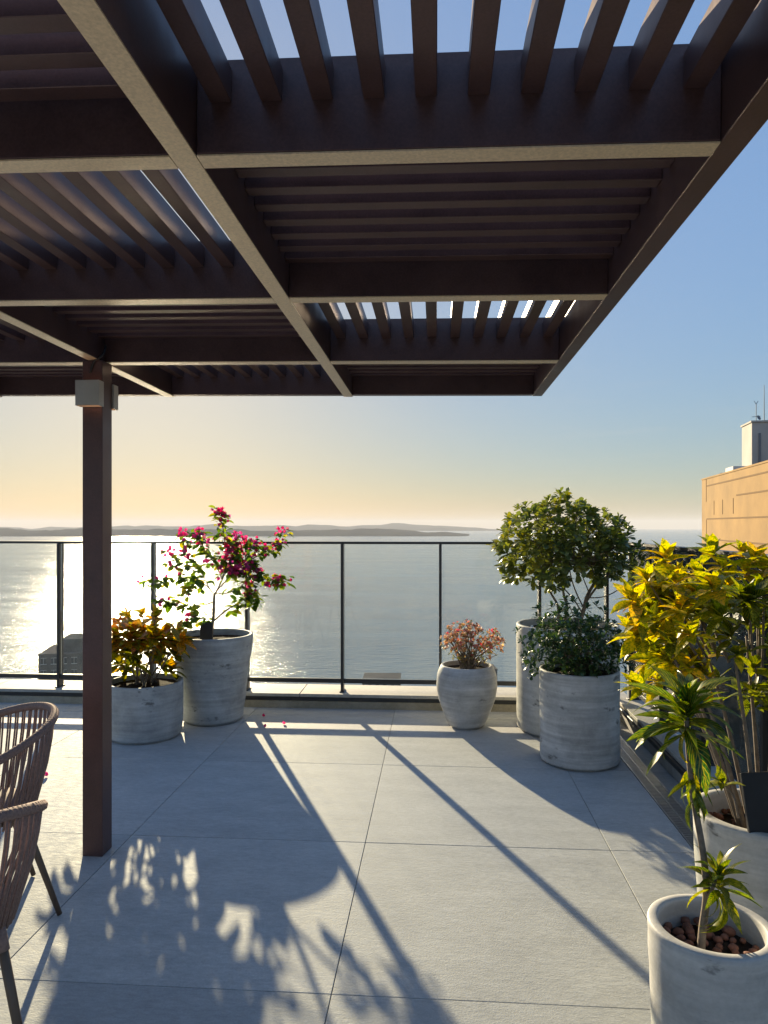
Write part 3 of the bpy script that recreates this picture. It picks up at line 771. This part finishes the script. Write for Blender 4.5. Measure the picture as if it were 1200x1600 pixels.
ll, bb = [], []
for pts, r0, r1, fl in BR[1:]:
    P = smooth_path(pts, 8); n = len(P)
    for i, p in enumerate(P):
        t = i / n
        if t < 0.22: continue
        for k in range(r.choice((2, 2, 3, 4))):
            a = r.uniform(0, 6.28)
            d = Vector((math.cos(a), math.sin(a) * 0.8, r.uniform(-0.7, 0.35)))
            ll.append((r.choice(bl), p + d * 0.014 + Vector((r.uniform(-.035, .035), r.uniform(-.035, .035), r.uniform(-.035, .035))), frame_to(d, r.uniform(-.6, .6)), r.uniform(0.045, 0.082)))
        if fl and (t > 0.55 or fl >= 4) and r.random() < 0.10 + 0.15 * fl:
            for k in range(r.randint(1, 2 + fl // 2)):
                d = Vector((r.gauss(0, 1), r.gauss(0, 1), r.uniform(-0.2, 1)))
                bb.append((r.choice(br), p + Vector((r.gauss(0, .030), r.gauss(0, .035), r.gauss(0, .026))), frame_to(d, r.uniform(0, 6)), r.uniform(0.028, 0.042)))
for (u, v, n, s) in [(363, 862, 36, 15), (366, 888, 26, 14), (285, 835, 10, 8), (310, 832, 10, 7), (345, 800, 7, 5), (372, 838, 7, 7), (418, 914, 7, 5), (436, 905, 6, 6), (438, 829, 4, 4), (293, 865, 10, 10), (265, 862, 5, 7), (412, 858, 5, 6), (295, 960, 5, 5), (385, 880, 14, 12), (345, 885, 12, 12), (322, 875, 6, 8)]:
    for k in range(n):
        p = at(u + r.gauss(0, s * .6), v + r.gauss(0, s * .6), D2 + r.gauss(0, 0.07))
        bb.append((r.choice(br[:5]), p, frame_to(Vector((r.gauss(0, 1), r.gauss(0, 1) - .4, r.uniform(-.3, 1))), r.uniform(0, 6)), r.uniform(0.028, 0.042)))
put_leaves(boug, ll, 'leaf'); put_leaves(boug, bb, 'flower', 300, 'blossom_cluster')

# --- pink shrub in the barrel planter
M['leaf_pink'] = mat_leaf('pink_shrub_leaf', [(0.10, 0.14, 0.05), (0.20, 0.19, 0.08), (0.42, 0.26, 0.17)], 'plain', 0.4, 0.4)
M['petal'] = mat_leaf('pink_petal', [(0.66, 0.13, 0.24), (0.72, 0.32, 0.34), (0.78, 0.52, 0.46), (0.46, 0.24, 0.20)], 'plain', 0.4, 0.6)
kl = [leaf_mesh('leaf', 1.0, 0.38, SH_LANCE, cu, 0.2, t, M['leaf_pink'], 4) for t, cu in zip([0, .3, .6, .9], [.3, .6, .1, .5])]
kp = [leaf_mesh('petal', 1.0, 0.8, SH_OVAL, 0.5, 0.15, t, M['petal'], 4) for t in (0, .2, .35, .5, .66, .85, 1)]
r = random.Random(31)
pink = thing('pink_shrub', 'small twiggy shrub with coral pink flowers in the barrel shaped planter', 'shrub', (L3.x, L3.y, 0.45))
D3 = 5.74; pl = []; pf = []; tips = []
for (u, v, ru, rv, n) in [(725, 1003, 37, 33, 210), (769, 1005, 21, 22, 95), (730, 985, 25, 15, 45), (735, 1030, 34, 10, 45)]:
    for k in range(n):
        w = Vector((r.gauss(0, 1), r.gauss(0, 1), r.gauss(0, 1))).normalized() * (r.random() ** 0.4)
        p = at(u + w.x * ru, v - w.z * rv, D3 + w.y * 0.15); tips.append(p)
        ax = (p - at(732, 1040, D3)) * 3 + Vector((r.uniform(-.4, .4), r.uniform(-.4, .4), .3))
        rosette(r, pl, kl, p, ax, 4, (0.4, 1.4), r.uniform(0.024, 0.036))
        if p.z > 0.60 and r.random() < 0.78 or r.random() < 0.2:
            rosette(r, pf, kp if r.random() < .6 else kp[3:], p + Vector((0, 0, 0.01)), ax, 5, (0.7, 1.3), r.uniform(0.021, 0.032))
put_leaves(pink, pl, 'leaf'); put_leaves(pink, pf, 'petal', 300, 'blossom_cluster')
for p in tips[::8]:
    q = Vector((L3.x + r.uniform(-.05, .05), L3.y + r.uniform(-.05, .05), 0.45))
    stems(pink, [([q, (q + p) / 2 + Vector((r.uniform(-.02, .02), 0, 0.02)), p], 0.0045, 0.002)], M['bark'], 'twig')

# --- crotons
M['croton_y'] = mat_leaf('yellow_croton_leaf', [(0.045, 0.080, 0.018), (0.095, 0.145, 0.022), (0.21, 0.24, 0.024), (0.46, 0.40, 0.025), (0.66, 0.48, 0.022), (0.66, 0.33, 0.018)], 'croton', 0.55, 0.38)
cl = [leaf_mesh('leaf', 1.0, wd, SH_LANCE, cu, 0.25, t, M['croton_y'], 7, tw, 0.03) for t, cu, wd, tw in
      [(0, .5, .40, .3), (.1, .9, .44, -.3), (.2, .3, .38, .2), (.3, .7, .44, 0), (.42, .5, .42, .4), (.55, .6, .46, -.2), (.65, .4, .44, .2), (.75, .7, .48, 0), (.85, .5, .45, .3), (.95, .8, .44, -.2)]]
r = random.Random(41)
cro = thing('yellow_croton', 'tall bushy croton with mottled yellow and green leaves towering over a pebble-filled planter', 'shrub', (L6.x, L6.y, 0.49))
D6 = 2.60; tips = []; pl = []
for (u, v) in [(1010, 905), (995, 940), (985, 935), (1000, 975), (998, 1000), (1015, 1030), (1035, 900), (1040, 870), (1065, 905), (1090, 895), (1112, 858), (1125, 880), (1160, 862), (1180, 870), (1100, 935), (1060, 950), (1035, 960), (1050, 1000), (1080, 985), (1045, 1050), (1075, 1040), (1110, 1010), (1125, 960), (1150, 920), (1185, 915), (1215, 880), (1240, 870), (1260, 900), (1215, 950), (1170, 970), (1150, 1020), (1120, 1060), (1180, 1040), (1215, 1010), (1250, 970), (1290, 920), (1300, 980), (1270, 1030), (1230, 1070), (1180, 1100), (1330, 950), (1320, 1040), (1290, 1080), (1350, 1000), (1095, 1075), (1020, 950)]:
    tips.append(at(u, v, D6 + r.uniform(-0.28, 0.30)))
for k in range(64):
    a = r.uniform(0, 6.28); q = r.random() ** 0.5
    tips.append(at(1180 + 165 * q * math.cos(a), 985 + 115 * q * math.sin(a), D6 + r.uniform(-0.32, 0.36)))
for k in range(34):
    tips.append(at(r.uniform(985, 1090), r.uniform(900, 1075), D6 + r.uniform(-0.18, 0.22)))
cen = at(1170, 1000, D6)
for p in tips:
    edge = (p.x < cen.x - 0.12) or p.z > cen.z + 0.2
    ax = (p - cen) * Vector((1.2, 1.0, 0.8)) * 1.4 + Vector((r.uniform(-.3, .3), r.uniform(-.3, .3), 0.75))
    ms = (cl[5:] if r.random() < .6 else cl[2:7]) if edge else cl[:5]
    rosette(r, pl, ms, p, ax, r.randint(10, 14), (0.12, 1.4), r.uniform(0.075, 0.125), 0.25)
put_leaves(cro, pl, 'leaf')
for k in range(13):
    a = k * 2.4; b_ = Vector((L6.x + 0.07 * math.cos(a), L6.y + 0.05 * math.sin(a), 0.475))
    tp = cen + Vector((0.30 * math.cos(a), 0.25 * math.sin(a), -0.02)); md = b_ * 0.55 + tp * 0.45 + Vector((0, 0, 0.05))
    stems(cro, [([b_, md, tp], 0.010, 0.004)], M['bark'], 'stem')
for i, p in enumerate(tips[::4]):
    q = Vector((L6.x * 0.45 + p.x * 0.55, L6.y * 0.45 + p.y * 0.55, 1.0 + 0.3 * max(0, p.z - 1.0)))
    stems(cro, [([q, (p + q) / 2, p], 0.005, 0.003)], M['bark'], 'twig')
# a fallen-over leaf bunch at the rim
rp = at(1128, 1222, 2.50); pl2 = []
rosette(r, pl2, cl[1:5], rp, Vector((-0.5, -0.2, 0.8)), 7, (0.3, 1.3), 0.085, 0.3)
put_leaves(cro, pl2, 'leaf')
stems(cro, [([at(1154, 1278, 2.50), at(1146, 1245, 2.5), rp], 0.005, 0.003)], M['bark'], 'twig')

# thin croton in the small planter
M['croton_g'] = mat_leaf('narrow_croton_leaf', [(0.028, 0.070, 0.016), (0.060, 0.130, 0.020), (0.15, 0.22, 0.022), (0.38, 0.30, 0.02), (0.52, 0.30, 0.02)], 'croton', 0.45, 0.28)
gl = [leaf_mesh('leaf', 1.0, wd, SH_STRAP, cu, 0.3, t, M['croton_g'], 10, tw, 0.08) for t, cu, wd, tw in
      [(0, 1.0, .15, .8), (.1, 1.7, .16, -1.2), (.2, .8, .14, 1.4), (.3, 1.6, .17, .6), (.4, 2.2, .16, -1.6), (.55, 1.9, .15, 1.2), (.72, 2.4, .15, -.9)]]
gw = [leaf_mesh('leaf', 1.0, wd, SH_LANCE, cu, 0.28, t, M['croton_g'], 8, tw, 0.06) for t, cu, wd, tw in
      [(.05, .8, .26, .5), (.2, 1.2, .30, -.7), (.3, .6, .26, .9), (.42, 1.1, .28, .3), (.62, 1.4, .24, -.6)]]
r = random.Random(51)
gs = thing('thin_croton', 'thin single-stemmed croton with a tuft of long drooping leaves in the small pebble-filled planter', 'plant', (L7.x, L7.y, 0.45))
D7 = 1.97
stp = [at(1094, 1500, D7 - .03), at(1098, 1450, D7), at(1104, 1395, D7), at(1098, 1330, D7), at(1085, 1255, D7), at(1077, 1190, D7), at(1073, 1130, D7), at(1072, 1100, D7)]
stems(gs, [(stp, 0.0115, 0.006)], M['bark'], 'stem')
pl = []
c0 = at(1072, 1105, D7)
for k in range(52):
    a = k * 2.39996; t = k / 52; el = 0.15 + 1.75 * t + r.uniform(-0.35, 0.35); a += r.uniform(-0.5, 0.5)
    d = Vector((math.sin(el) * math.cos(a), math.sin(el) * math.sin(a), math.cos(el)))
    ms = gl[:4] + gw[:2] if t < .6 else gl[1:] + gw[1:]
    pl.append((r.choice(ms), c0 - Vector((0, 0, 0.075 * t)), frame_to(d, r.uniform(-.4, .4)), r.uniform(0.10, 0.19)))
for i in range(30):
    t = r.uniform(0, 1); p = stp[5].lerp(stp[4], t); a = r.uniform(0, 6.28)
    d = Vector((math.cos(a), math.sin(a), r.uniform(-1.2, 0.1)))
    pl.append((r.choice(gl), p, frame_to(d, r.uniform(-.5, .5)), r.uniform(0.05, 0.10)))
c1 = at(1124, 1368, D7 - .03)
stems(gs, [([at(1103, 1410, D7), at(1112, 1392, D7 - .02), c1 + Vector((0, 0, 0.02))], 0.006, 0.004)], M['bark'], 'branch')
for k in range(24):
    a = k * 2.39996; t = k / 24; el = 0.2 + 1.5 * t
    d = Vector((math.sin(el) * math.cos(a), math.sin(el) * math.sin(a), math.cos(el)))
    pl.append((r.choice(gw), c1 - Vector((0, 0, 0.05 * t)), frame_to(d, r.uniform(-.4, .4)), r.uniform(0.075, 0.12)))
for k in range(5):
    d = Vector((r.uniform(0.1, 0.7), r.uniform(-.5, .2), -1))
    pl.append((r.choice(gl[4:]), at(1118 + 4 * k, 1395 + 5 * k, D7 - .03), frame_to(d, r.uniform(-.5, .5)), r.uniform(0.09, 0.13)))
put_leaves(gs, pl, 'leaf')

# broad-leaved orange croton in the low planter
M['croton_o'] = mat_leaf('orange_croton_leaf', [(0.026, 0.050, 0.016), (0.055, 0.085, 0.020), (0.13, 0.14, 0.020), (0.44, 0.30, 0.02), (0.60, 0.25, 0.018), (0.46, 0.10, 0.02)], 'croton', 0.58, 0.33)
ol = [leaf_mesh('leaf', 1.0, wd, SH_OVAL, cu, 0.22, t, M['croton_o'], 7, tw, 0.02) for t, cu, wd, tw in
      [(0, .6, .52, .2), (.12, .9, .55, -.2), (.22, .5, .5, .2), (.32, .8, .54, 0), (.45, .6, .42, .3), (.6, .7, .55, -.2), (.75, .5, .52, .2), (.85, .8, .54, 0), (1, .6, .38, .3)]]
r = random.Random(61)
oc = thing('orange_croton', 'bushy croton with broad veined green, yellow and orange leaves in the low wide planter', 'shrub', (L1.x, L1.y, 0.39))
D1 = 5.46; tips = []; pl = []
for (u, v) in [(185, 975), (200, 962), (222, 958), (243, 962), (262, 990), (285, 1000), (276, 1012), (252, 1000), (225, 985), (200, 1000), (186, 1010), (210, 1020), (235, 1015), (192, 1040), (255, 1020), (165, 985), (150, 1005), (160, 1025), (215, 1000), (240, 985), (180, 992)] + [(r.uniform(155, 290), r.uniform(975, 1045)) for k in range(42)]:
    tips.append(at(u, v, D1 + r.uniform(-0.26, 0.22)))
cen = at(222, 1030, D1)
for p in tips:
    ax = (p - cen) * 2.2 + Vector((r.uniform(-.3, .3), r.uniform(-.3, .3), 0.6))
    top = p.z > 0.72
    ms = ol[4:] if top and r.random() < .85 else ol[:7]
    rosette(r, pl, ms, p, ax, r.randint(8, 11), (0.2, 1.45), r.uniform(0.11, 0.15), 0.15)
put_leaves(oc, pl, 'leaf')
for p in tips[:14]:
    q = Vector((L1.x + r.uniform(-.07, .07), L1.y + r.uniform(-.07, .07), 0.39))
    stems(oc, [([q, (q + p) / 2 + Vector((0, 0, 0.03)), p], 0.008, 0.004)], M['bark'], 'stem')

# fallen flowers on the tiles
r = random.Random(3)
PG = 'fallen flowers on the tiles'
for i, (u, v, lab) in enumerate([(414, 1120, 'fallen magenta flower in the kerb shade, closest to the kerb of the fallen flowers'),
        (414, 1138, 'fallen magenta flower lying on the thin bright strip of sunlight'),
        (446, 1132, 'fallen magenta flower in the kerb shade, farthest from the tapered planter'),
        (75, 1213, 'fallen magenta flower lying by itself on sunlit tile between chair and post')]):
    o = link('fallen_flower', br[i], None); p = on(u, v); o.location = p + Vector((0, 0, 0.008)); s = 0.036 if i == 3 else 0.030; o.scale = (s,) * 3
    o.rotation_euler = (r.uniform(.5, 1.0), r.uniform(-.3, .3), r.uniform(0, 6))
    tag(o, lab, 'flower', PG)

# ------------------------------------------------------------------ rope chairs
def chair(loc, rz, label):
    """faces -X in its own frame; back towards +X"""
    t = thing('rope_chair', label, 'chair', loc, rz, 'rope chairs')
    # horse-shoe rim: high at the back, sloping to the arm ends
    rim = []
    for i in range(41):
        a = R(-128) + R(256) * i / 40
        k = max(0, math.cos(a * 0.62)) ; x = 0.31 * math.cos(a); y = 0.31 * math.sin(a) * 1.02
        if abs(a) > R(90): x = -0.30 * math.sin(abs(a) - R(90)); y = math.copysign(0.316, a)
        rim.append(Vector((x, y, 0.615 + 0.185 * max(0, math.cos(a * 0.68)) ** 1.2)))
    bm = bmesh.new(); tube(bm, rim, [0.017] * 41, 10); link('rim', mesh_from(bm, 'rim', True), M['rope'], t)
    # rope wrapping on the rim
    bm = bmesh.new(); hel = []
    fine = smooth_path(rim, 14)
    for i, p in enumerate(fine):
        tt = (fine[min(i + 1, len(fine) - 1)] - fine[max(i - 1, 0)]).normalized(); u = tt.orthogonal().normalized(); w = tt.cross(u); a = i * 0.9
        hel.append(p + (u * math.cos(a) + w * math.sin(a)) * 0.0155)
    tube(bm, hel, 0.0036, 4); link('rim_wrapping', mesh_from(bm, 'rim_wrapping', True), M['rope'], t)
    # seat ring and seat
    ring = [Vector((0.235 * math.cos(2 * math.pi * i / 40) - 0.01, 0.235 * math.sin(2 * math.pi * i / 40), 0.43)) for i in range(40)]
    bm = bmesh.new(); tube(bm, ring, 0.012, 8, closed=True); link('seat_frame', mesh_from(bm, 'seat_frame', True), M['chairleg'], t)
    bm = bmesh.new(); prof = [(0.001, 0.40), (0.12, 0.405), (0.215, 0.42), (0.228, 0.435), (0.222, 0.452), (0.12, 0.462), (0.001, 0.462)]
    lathe(bm, prof, 36); so = link('seat', mesh_from(bm, 'seat', True), M['rope'], t); so.location.x = -0.01
    # strands of rope between rim and seat ring, in pairs
    for i in range(1, 40):
        p = rim[i]; a = math.atan2(p.y, p.x + 0.01); q = Vector((0.243 * math.cos(a) - 0.01, 0.243 * math.sin(a), 0.405))
        for dlt in (-0.0055, 0.0055):
            tg = (rim[min(i + 1, 40)] - rim[i - 1]).normalized() * dlt
            bm = bmesh.new(); md = (p + q) / 2 + Vector((math.cos(a), math.sin(a), 0)) * 0.012
            tube(bm, [p + tg, (p + md) / 2 + tg + Vector((math.cos(a), math.sin(a), 0)) * .003, md + tg, q + tg * 0.8], 0.0042, 5)
            link('rope_strand', mesh_from(bm, 'rope_strand', True), M['rope'], t)
    for sx, sy in ((1, 1), (1, -1), (-1, 1), (-1, -1)):
        bm = bmesh.new(); tp = Vector((0.165 * sx - 0.01, 0.165 * sy, 0.425)); bt = Vector((0.285 * sx, 0.215 * sy, 0.004))
        tube(bm, [tp, tp.lerp(bt, .5), bt], [0.015, 0.0135, 0.0105], 10)
        lg = link('leg', mesh_from(bm, 'leg', True), M['chairleg'], t)
        bm = bmesh.new(); tube(bm, [tp.lerp(bt, -0.02), tp.lerp(bt, 0.16)], [0.018, 0.018], 10); link('leg_sleeve', mesh_from(bm, 'leg_sleeve', True), M['rope'], lg)
    return t
foot1 = on(97, 1438)
chair((foot1.x - 0.385, foot1.y, 0), R(43), 'taupe rope chair nearer the railing, its woven back turned to the post')
chair((foot1.x - 0.355 + 0.36, foot1.y - 0.80, 0), R(-45), 'taupe rope chair of which only the wrapped rim end and one leg show')

# ------------------------------------------------------------------ buildings beyond the terrace
def hbuild(name, label, loc, rz): return thing(name, label, 'building', loc, rz)
# ochre block: long sunlit wall running towards the camera
yc = at(1096.5, VY, 36.0)
ZR = EYE + (VY - 750.5) / F * 36.0
yb = hbuild('ochre_building', 'ochre rendered apartment block with blank grooved wall seen beyond the side railing', (yc.x, yc.y, 0), -R(8.0))
boxo('wall', 0, 14, -24, 0, SEA + 4, ZR, M['yellow'], yb, 0.02)
boxo('parapet_cap', -0.02, 14.02, -24.02, 0.02, ZR + 0.0, ZR + 0.07, M['yellow'], yb)
def gv(y, z0, z1): boxo('wall_groove', -0.012, 0.02, y - 0.035, y + 0.035, z0, z1, M['groove'], yb)
def gh(z, y0, y1): boxo('wall_groove', -0.014, 0.02, y0, y1, z - 0.03, z + 0.03, M['groove'], yb)
gv(-1.0, ZR - 1.1, ZR - 0.02); gv(-1.05, ZR - 3.2, ZR - 1.95)
for y_ in (-2.6, -4.2, -6.0): gv(y_, ZR - 1.75, ZR - 1.1)
gh(ZR - 0.34, -23, -1.1); gh(ZR - 1.93, -23, -1.1); gh(ZR - 1.0, -23, -6.5); gh(ZR - 2.9, -23, -3.5); gh(ZR - 5.9, -23, -0.2)
for fl in range(3):
    for k in range(6):
        y_ = -4 - k * 3.0; z_ = ZR - 8.2 - fl * 3.1
        w_ = boxo('window', -0.03, 0.03, y_ - 0.7, y_ + 0.7, z_, z_ + 1.3, M['window'], yb)
        boxo('window_frame', -0.05, 0.0, y_ - 0.03, y_ + 0.03, z_, z_ + 1.3, M['white'], w_); boxo('window_sill', -0.12, 0.0, y_ - 0.8, y_ + 0.8, z_ - 0.1, z_ - 0.002, M['white'], w_)
# water tower / lift house standing on it
def yloc(u, d): return at(u, VY, d)
def rbox(parent, name, u0, u1, v0, v1, d, dep, mat):
    a, b_ = at(u0, v1, d), at(u1, v0, d)
    return boxo(name, 0, (u1 - u0) / F * d, 0, dep, a.z, b_.z, mat, parent, 0.02)
a_ = at(1175, VY, 33)
lh = hbuild('lift_house', 'tall grey concrete lift house with one sunlit side on the ochre roof', (a_.x, a_.y, 0), -R(8))
zt_ = at(1175, 660, 33).z; zb_ = ZR + 0.072
boxo('wall', 0, 3.2, 0, 1.7, zb_, zt_, M['concrete'], lh, 0.02); boxo('roof_slab', -0.05, 3.25, -0.05, 1.75, zt_ + 0.001, zt_ + 0.08, M['concrete'], lh)
boxo('downpipe', 0.28, 0.36, -0.07, -0.003, zb_, zt_ - 0.5, M['antenna'], lh)
boxo('annex', -0.75, -0.003, 0.2, 1.6, zb_, zb_ + 0.42, M['white'], lh, 0.01); boxo('vent', -0.62, -0.5, 0.17, 0.21, zb_ + 0.1, zb_ + 0.27, M['antenna'], lh)
bm = bmesh.new(); tube(bm, [(0, 0, 0), (0, 0, 1.75)], [0.022, 0.012], 6)
mast = link('antenna_mast', mesh_from(bm, 'antenna_mast'), M['antenna']); p_ = at(1194, 660, 33.6); mast.location = (p_.x, p_.y, zt_ + 0.08)
tag(mast, 'tall thin straight antenna mast on the grey lift house', 'antenna')
an = thing('antenna', 'short antenna with forked tip, crossbar and small dish on the grey lift house', 'antenna', (at(1181.5, 660, 33.6).x, at(1181.5, 660, 33.6).y, zt_ + 0.08))
bm = bmesh.new(); tube(bm, [(0, 0, 0), (0, 0, 0.85)], 0.016, 6); link('mast', mesh_from(bm, 'mast'), M['antenna'], an)
bm = bmesh.new(); tube(bm, [(0, 0, 0.85), (-0.09, 0, 1.0)], 0.012, 5); tube(bm, [(0, 0, 0.85), (0.09, 0, 1.0)], 0.012, 5); link('fork', mesh_from(bm, 'fork'), M['antenna'], an)
bm = bmesh.new(); tube(bm, [(-0.2, 0, 0.26), (0.2, 0, 0.30)], 0.012, 5); link('crossbar', mesh_from(bm, 'crossbar'), M['antenna'], an)
bm = bmesh.new(); lathe(bm, [(0.005, 0), (0.07, 0.012), (0.12, 0.04)], 16); ds = link('dish', mesh_from(bm, 'dish', True), M['antenna'], an); ds.location = (0.07, -0.05, 0.2); ds.rotation_euler = (R(70), 0, R(30))
for (u_, lab) in ((1128, 'small dark roof vent nearest the far end of the ochre roof'), (1149, 'small dark roof vent between the lift house and the other vent')):
    p_ = at(u_, VY, 34.5 - (u_ - 1128) * 0.05)
    bm = bmesh.new(); bmesh.ops.create_cone(bm, cap_ends=True, segments=12, radius1=0.24, radius2=0.07, depth=0.14)
    bmesh.ops.translate(bm, verts=bm.verts, vec=(0, 0, 0.12)); tube(bm, [(0, 0, 0), (0, 0, 0.07)], 0.1, 8)
    v_ = link('roof_vent', mesh_from(bm, 'roof_vent'), M['antenna']); v_.location = (p_.x, p_.y, ZR + 0.07); tag(v_, lab, 'vent')

def apartment(name, label, loc, rz, w, dp, top, mat, floors, bays, winw=1.1, roofbox=None):
    t = hbuild(name, label, (loc.x, loc.y, 0), rz)
    boxo('wall', 0, w, 0, dp, SEA + 4, top, mat, t, 0.03)
    boxo('roof', -0.12, w + 0.12, -0.12, dp + 0.12, top + 0.001, top + 0.30, M['roof'], t)
    for f_ in range(floors):
        for b_ in range(bays):
            x0 = (b_ + 0.5) * w / bays; z0 = top - 2.2 - f_ * 3.0
            q = boxo('window', x0 - winw / 2, x0 + winw / 2, -0.04, 0.02, z0, z0 + 1.4, M['window'], t)
            boxo('window_frame', x0 - winw / 2 - 0.07, x0 + winw / 2 + 0.07, -0.05, -0.002, z0 + 1.402, z0 + 1.48, M['white'], q)
            boxo('window_frame', x0 - 0.035, x0 + 0.035, -0.06, -0.042, z0, z0 + 1.4, M['white'], q)
            boxo('window_sill', x0 - winw / 2 - 0.1, x0 + winw / 2 + 0.1, -0.14, -0.002, z0 - 0.12, z0 - 0.002, M['white'], q)
    if roofbox: boxo('roof_box', *roofbox, top + 0.301, top + 0.301 + 3.2, mat, t, 0.03)
    return t
apartment('shaded_apartment_block', 'blue-grey apartment block with white-framed windows seen down through the side railing glass', at(1082, VY, 21), -R(4), 16, 10, -2.6, M['block'], 4, 8)
apartment('shore_tower', 'grey tower block standing in the sun glitter on the water, seen beside the pergola post', at(60, VY, 178), R(14), 9.5, 14, at(60, 1024, 178).z, M['shore'], 5, 4, 1.2, (4.6, 9.4, 2, 12))
apartment('shore_house', 'brownish shore building seen through the glass just right of the barrel planter', at(741, VY, 250), R(6), 8.0, 9, at(741, 1047, 250).z, M['shore'], 3, 4)
apartment('shore_hall', 'flat dark-roofed shore building just below the bottom rail of the sea-facing railing', at(566, VY, 210), R(2), 11, 12, at(566, 1066, 210).z, M['shore'], 2, 5)
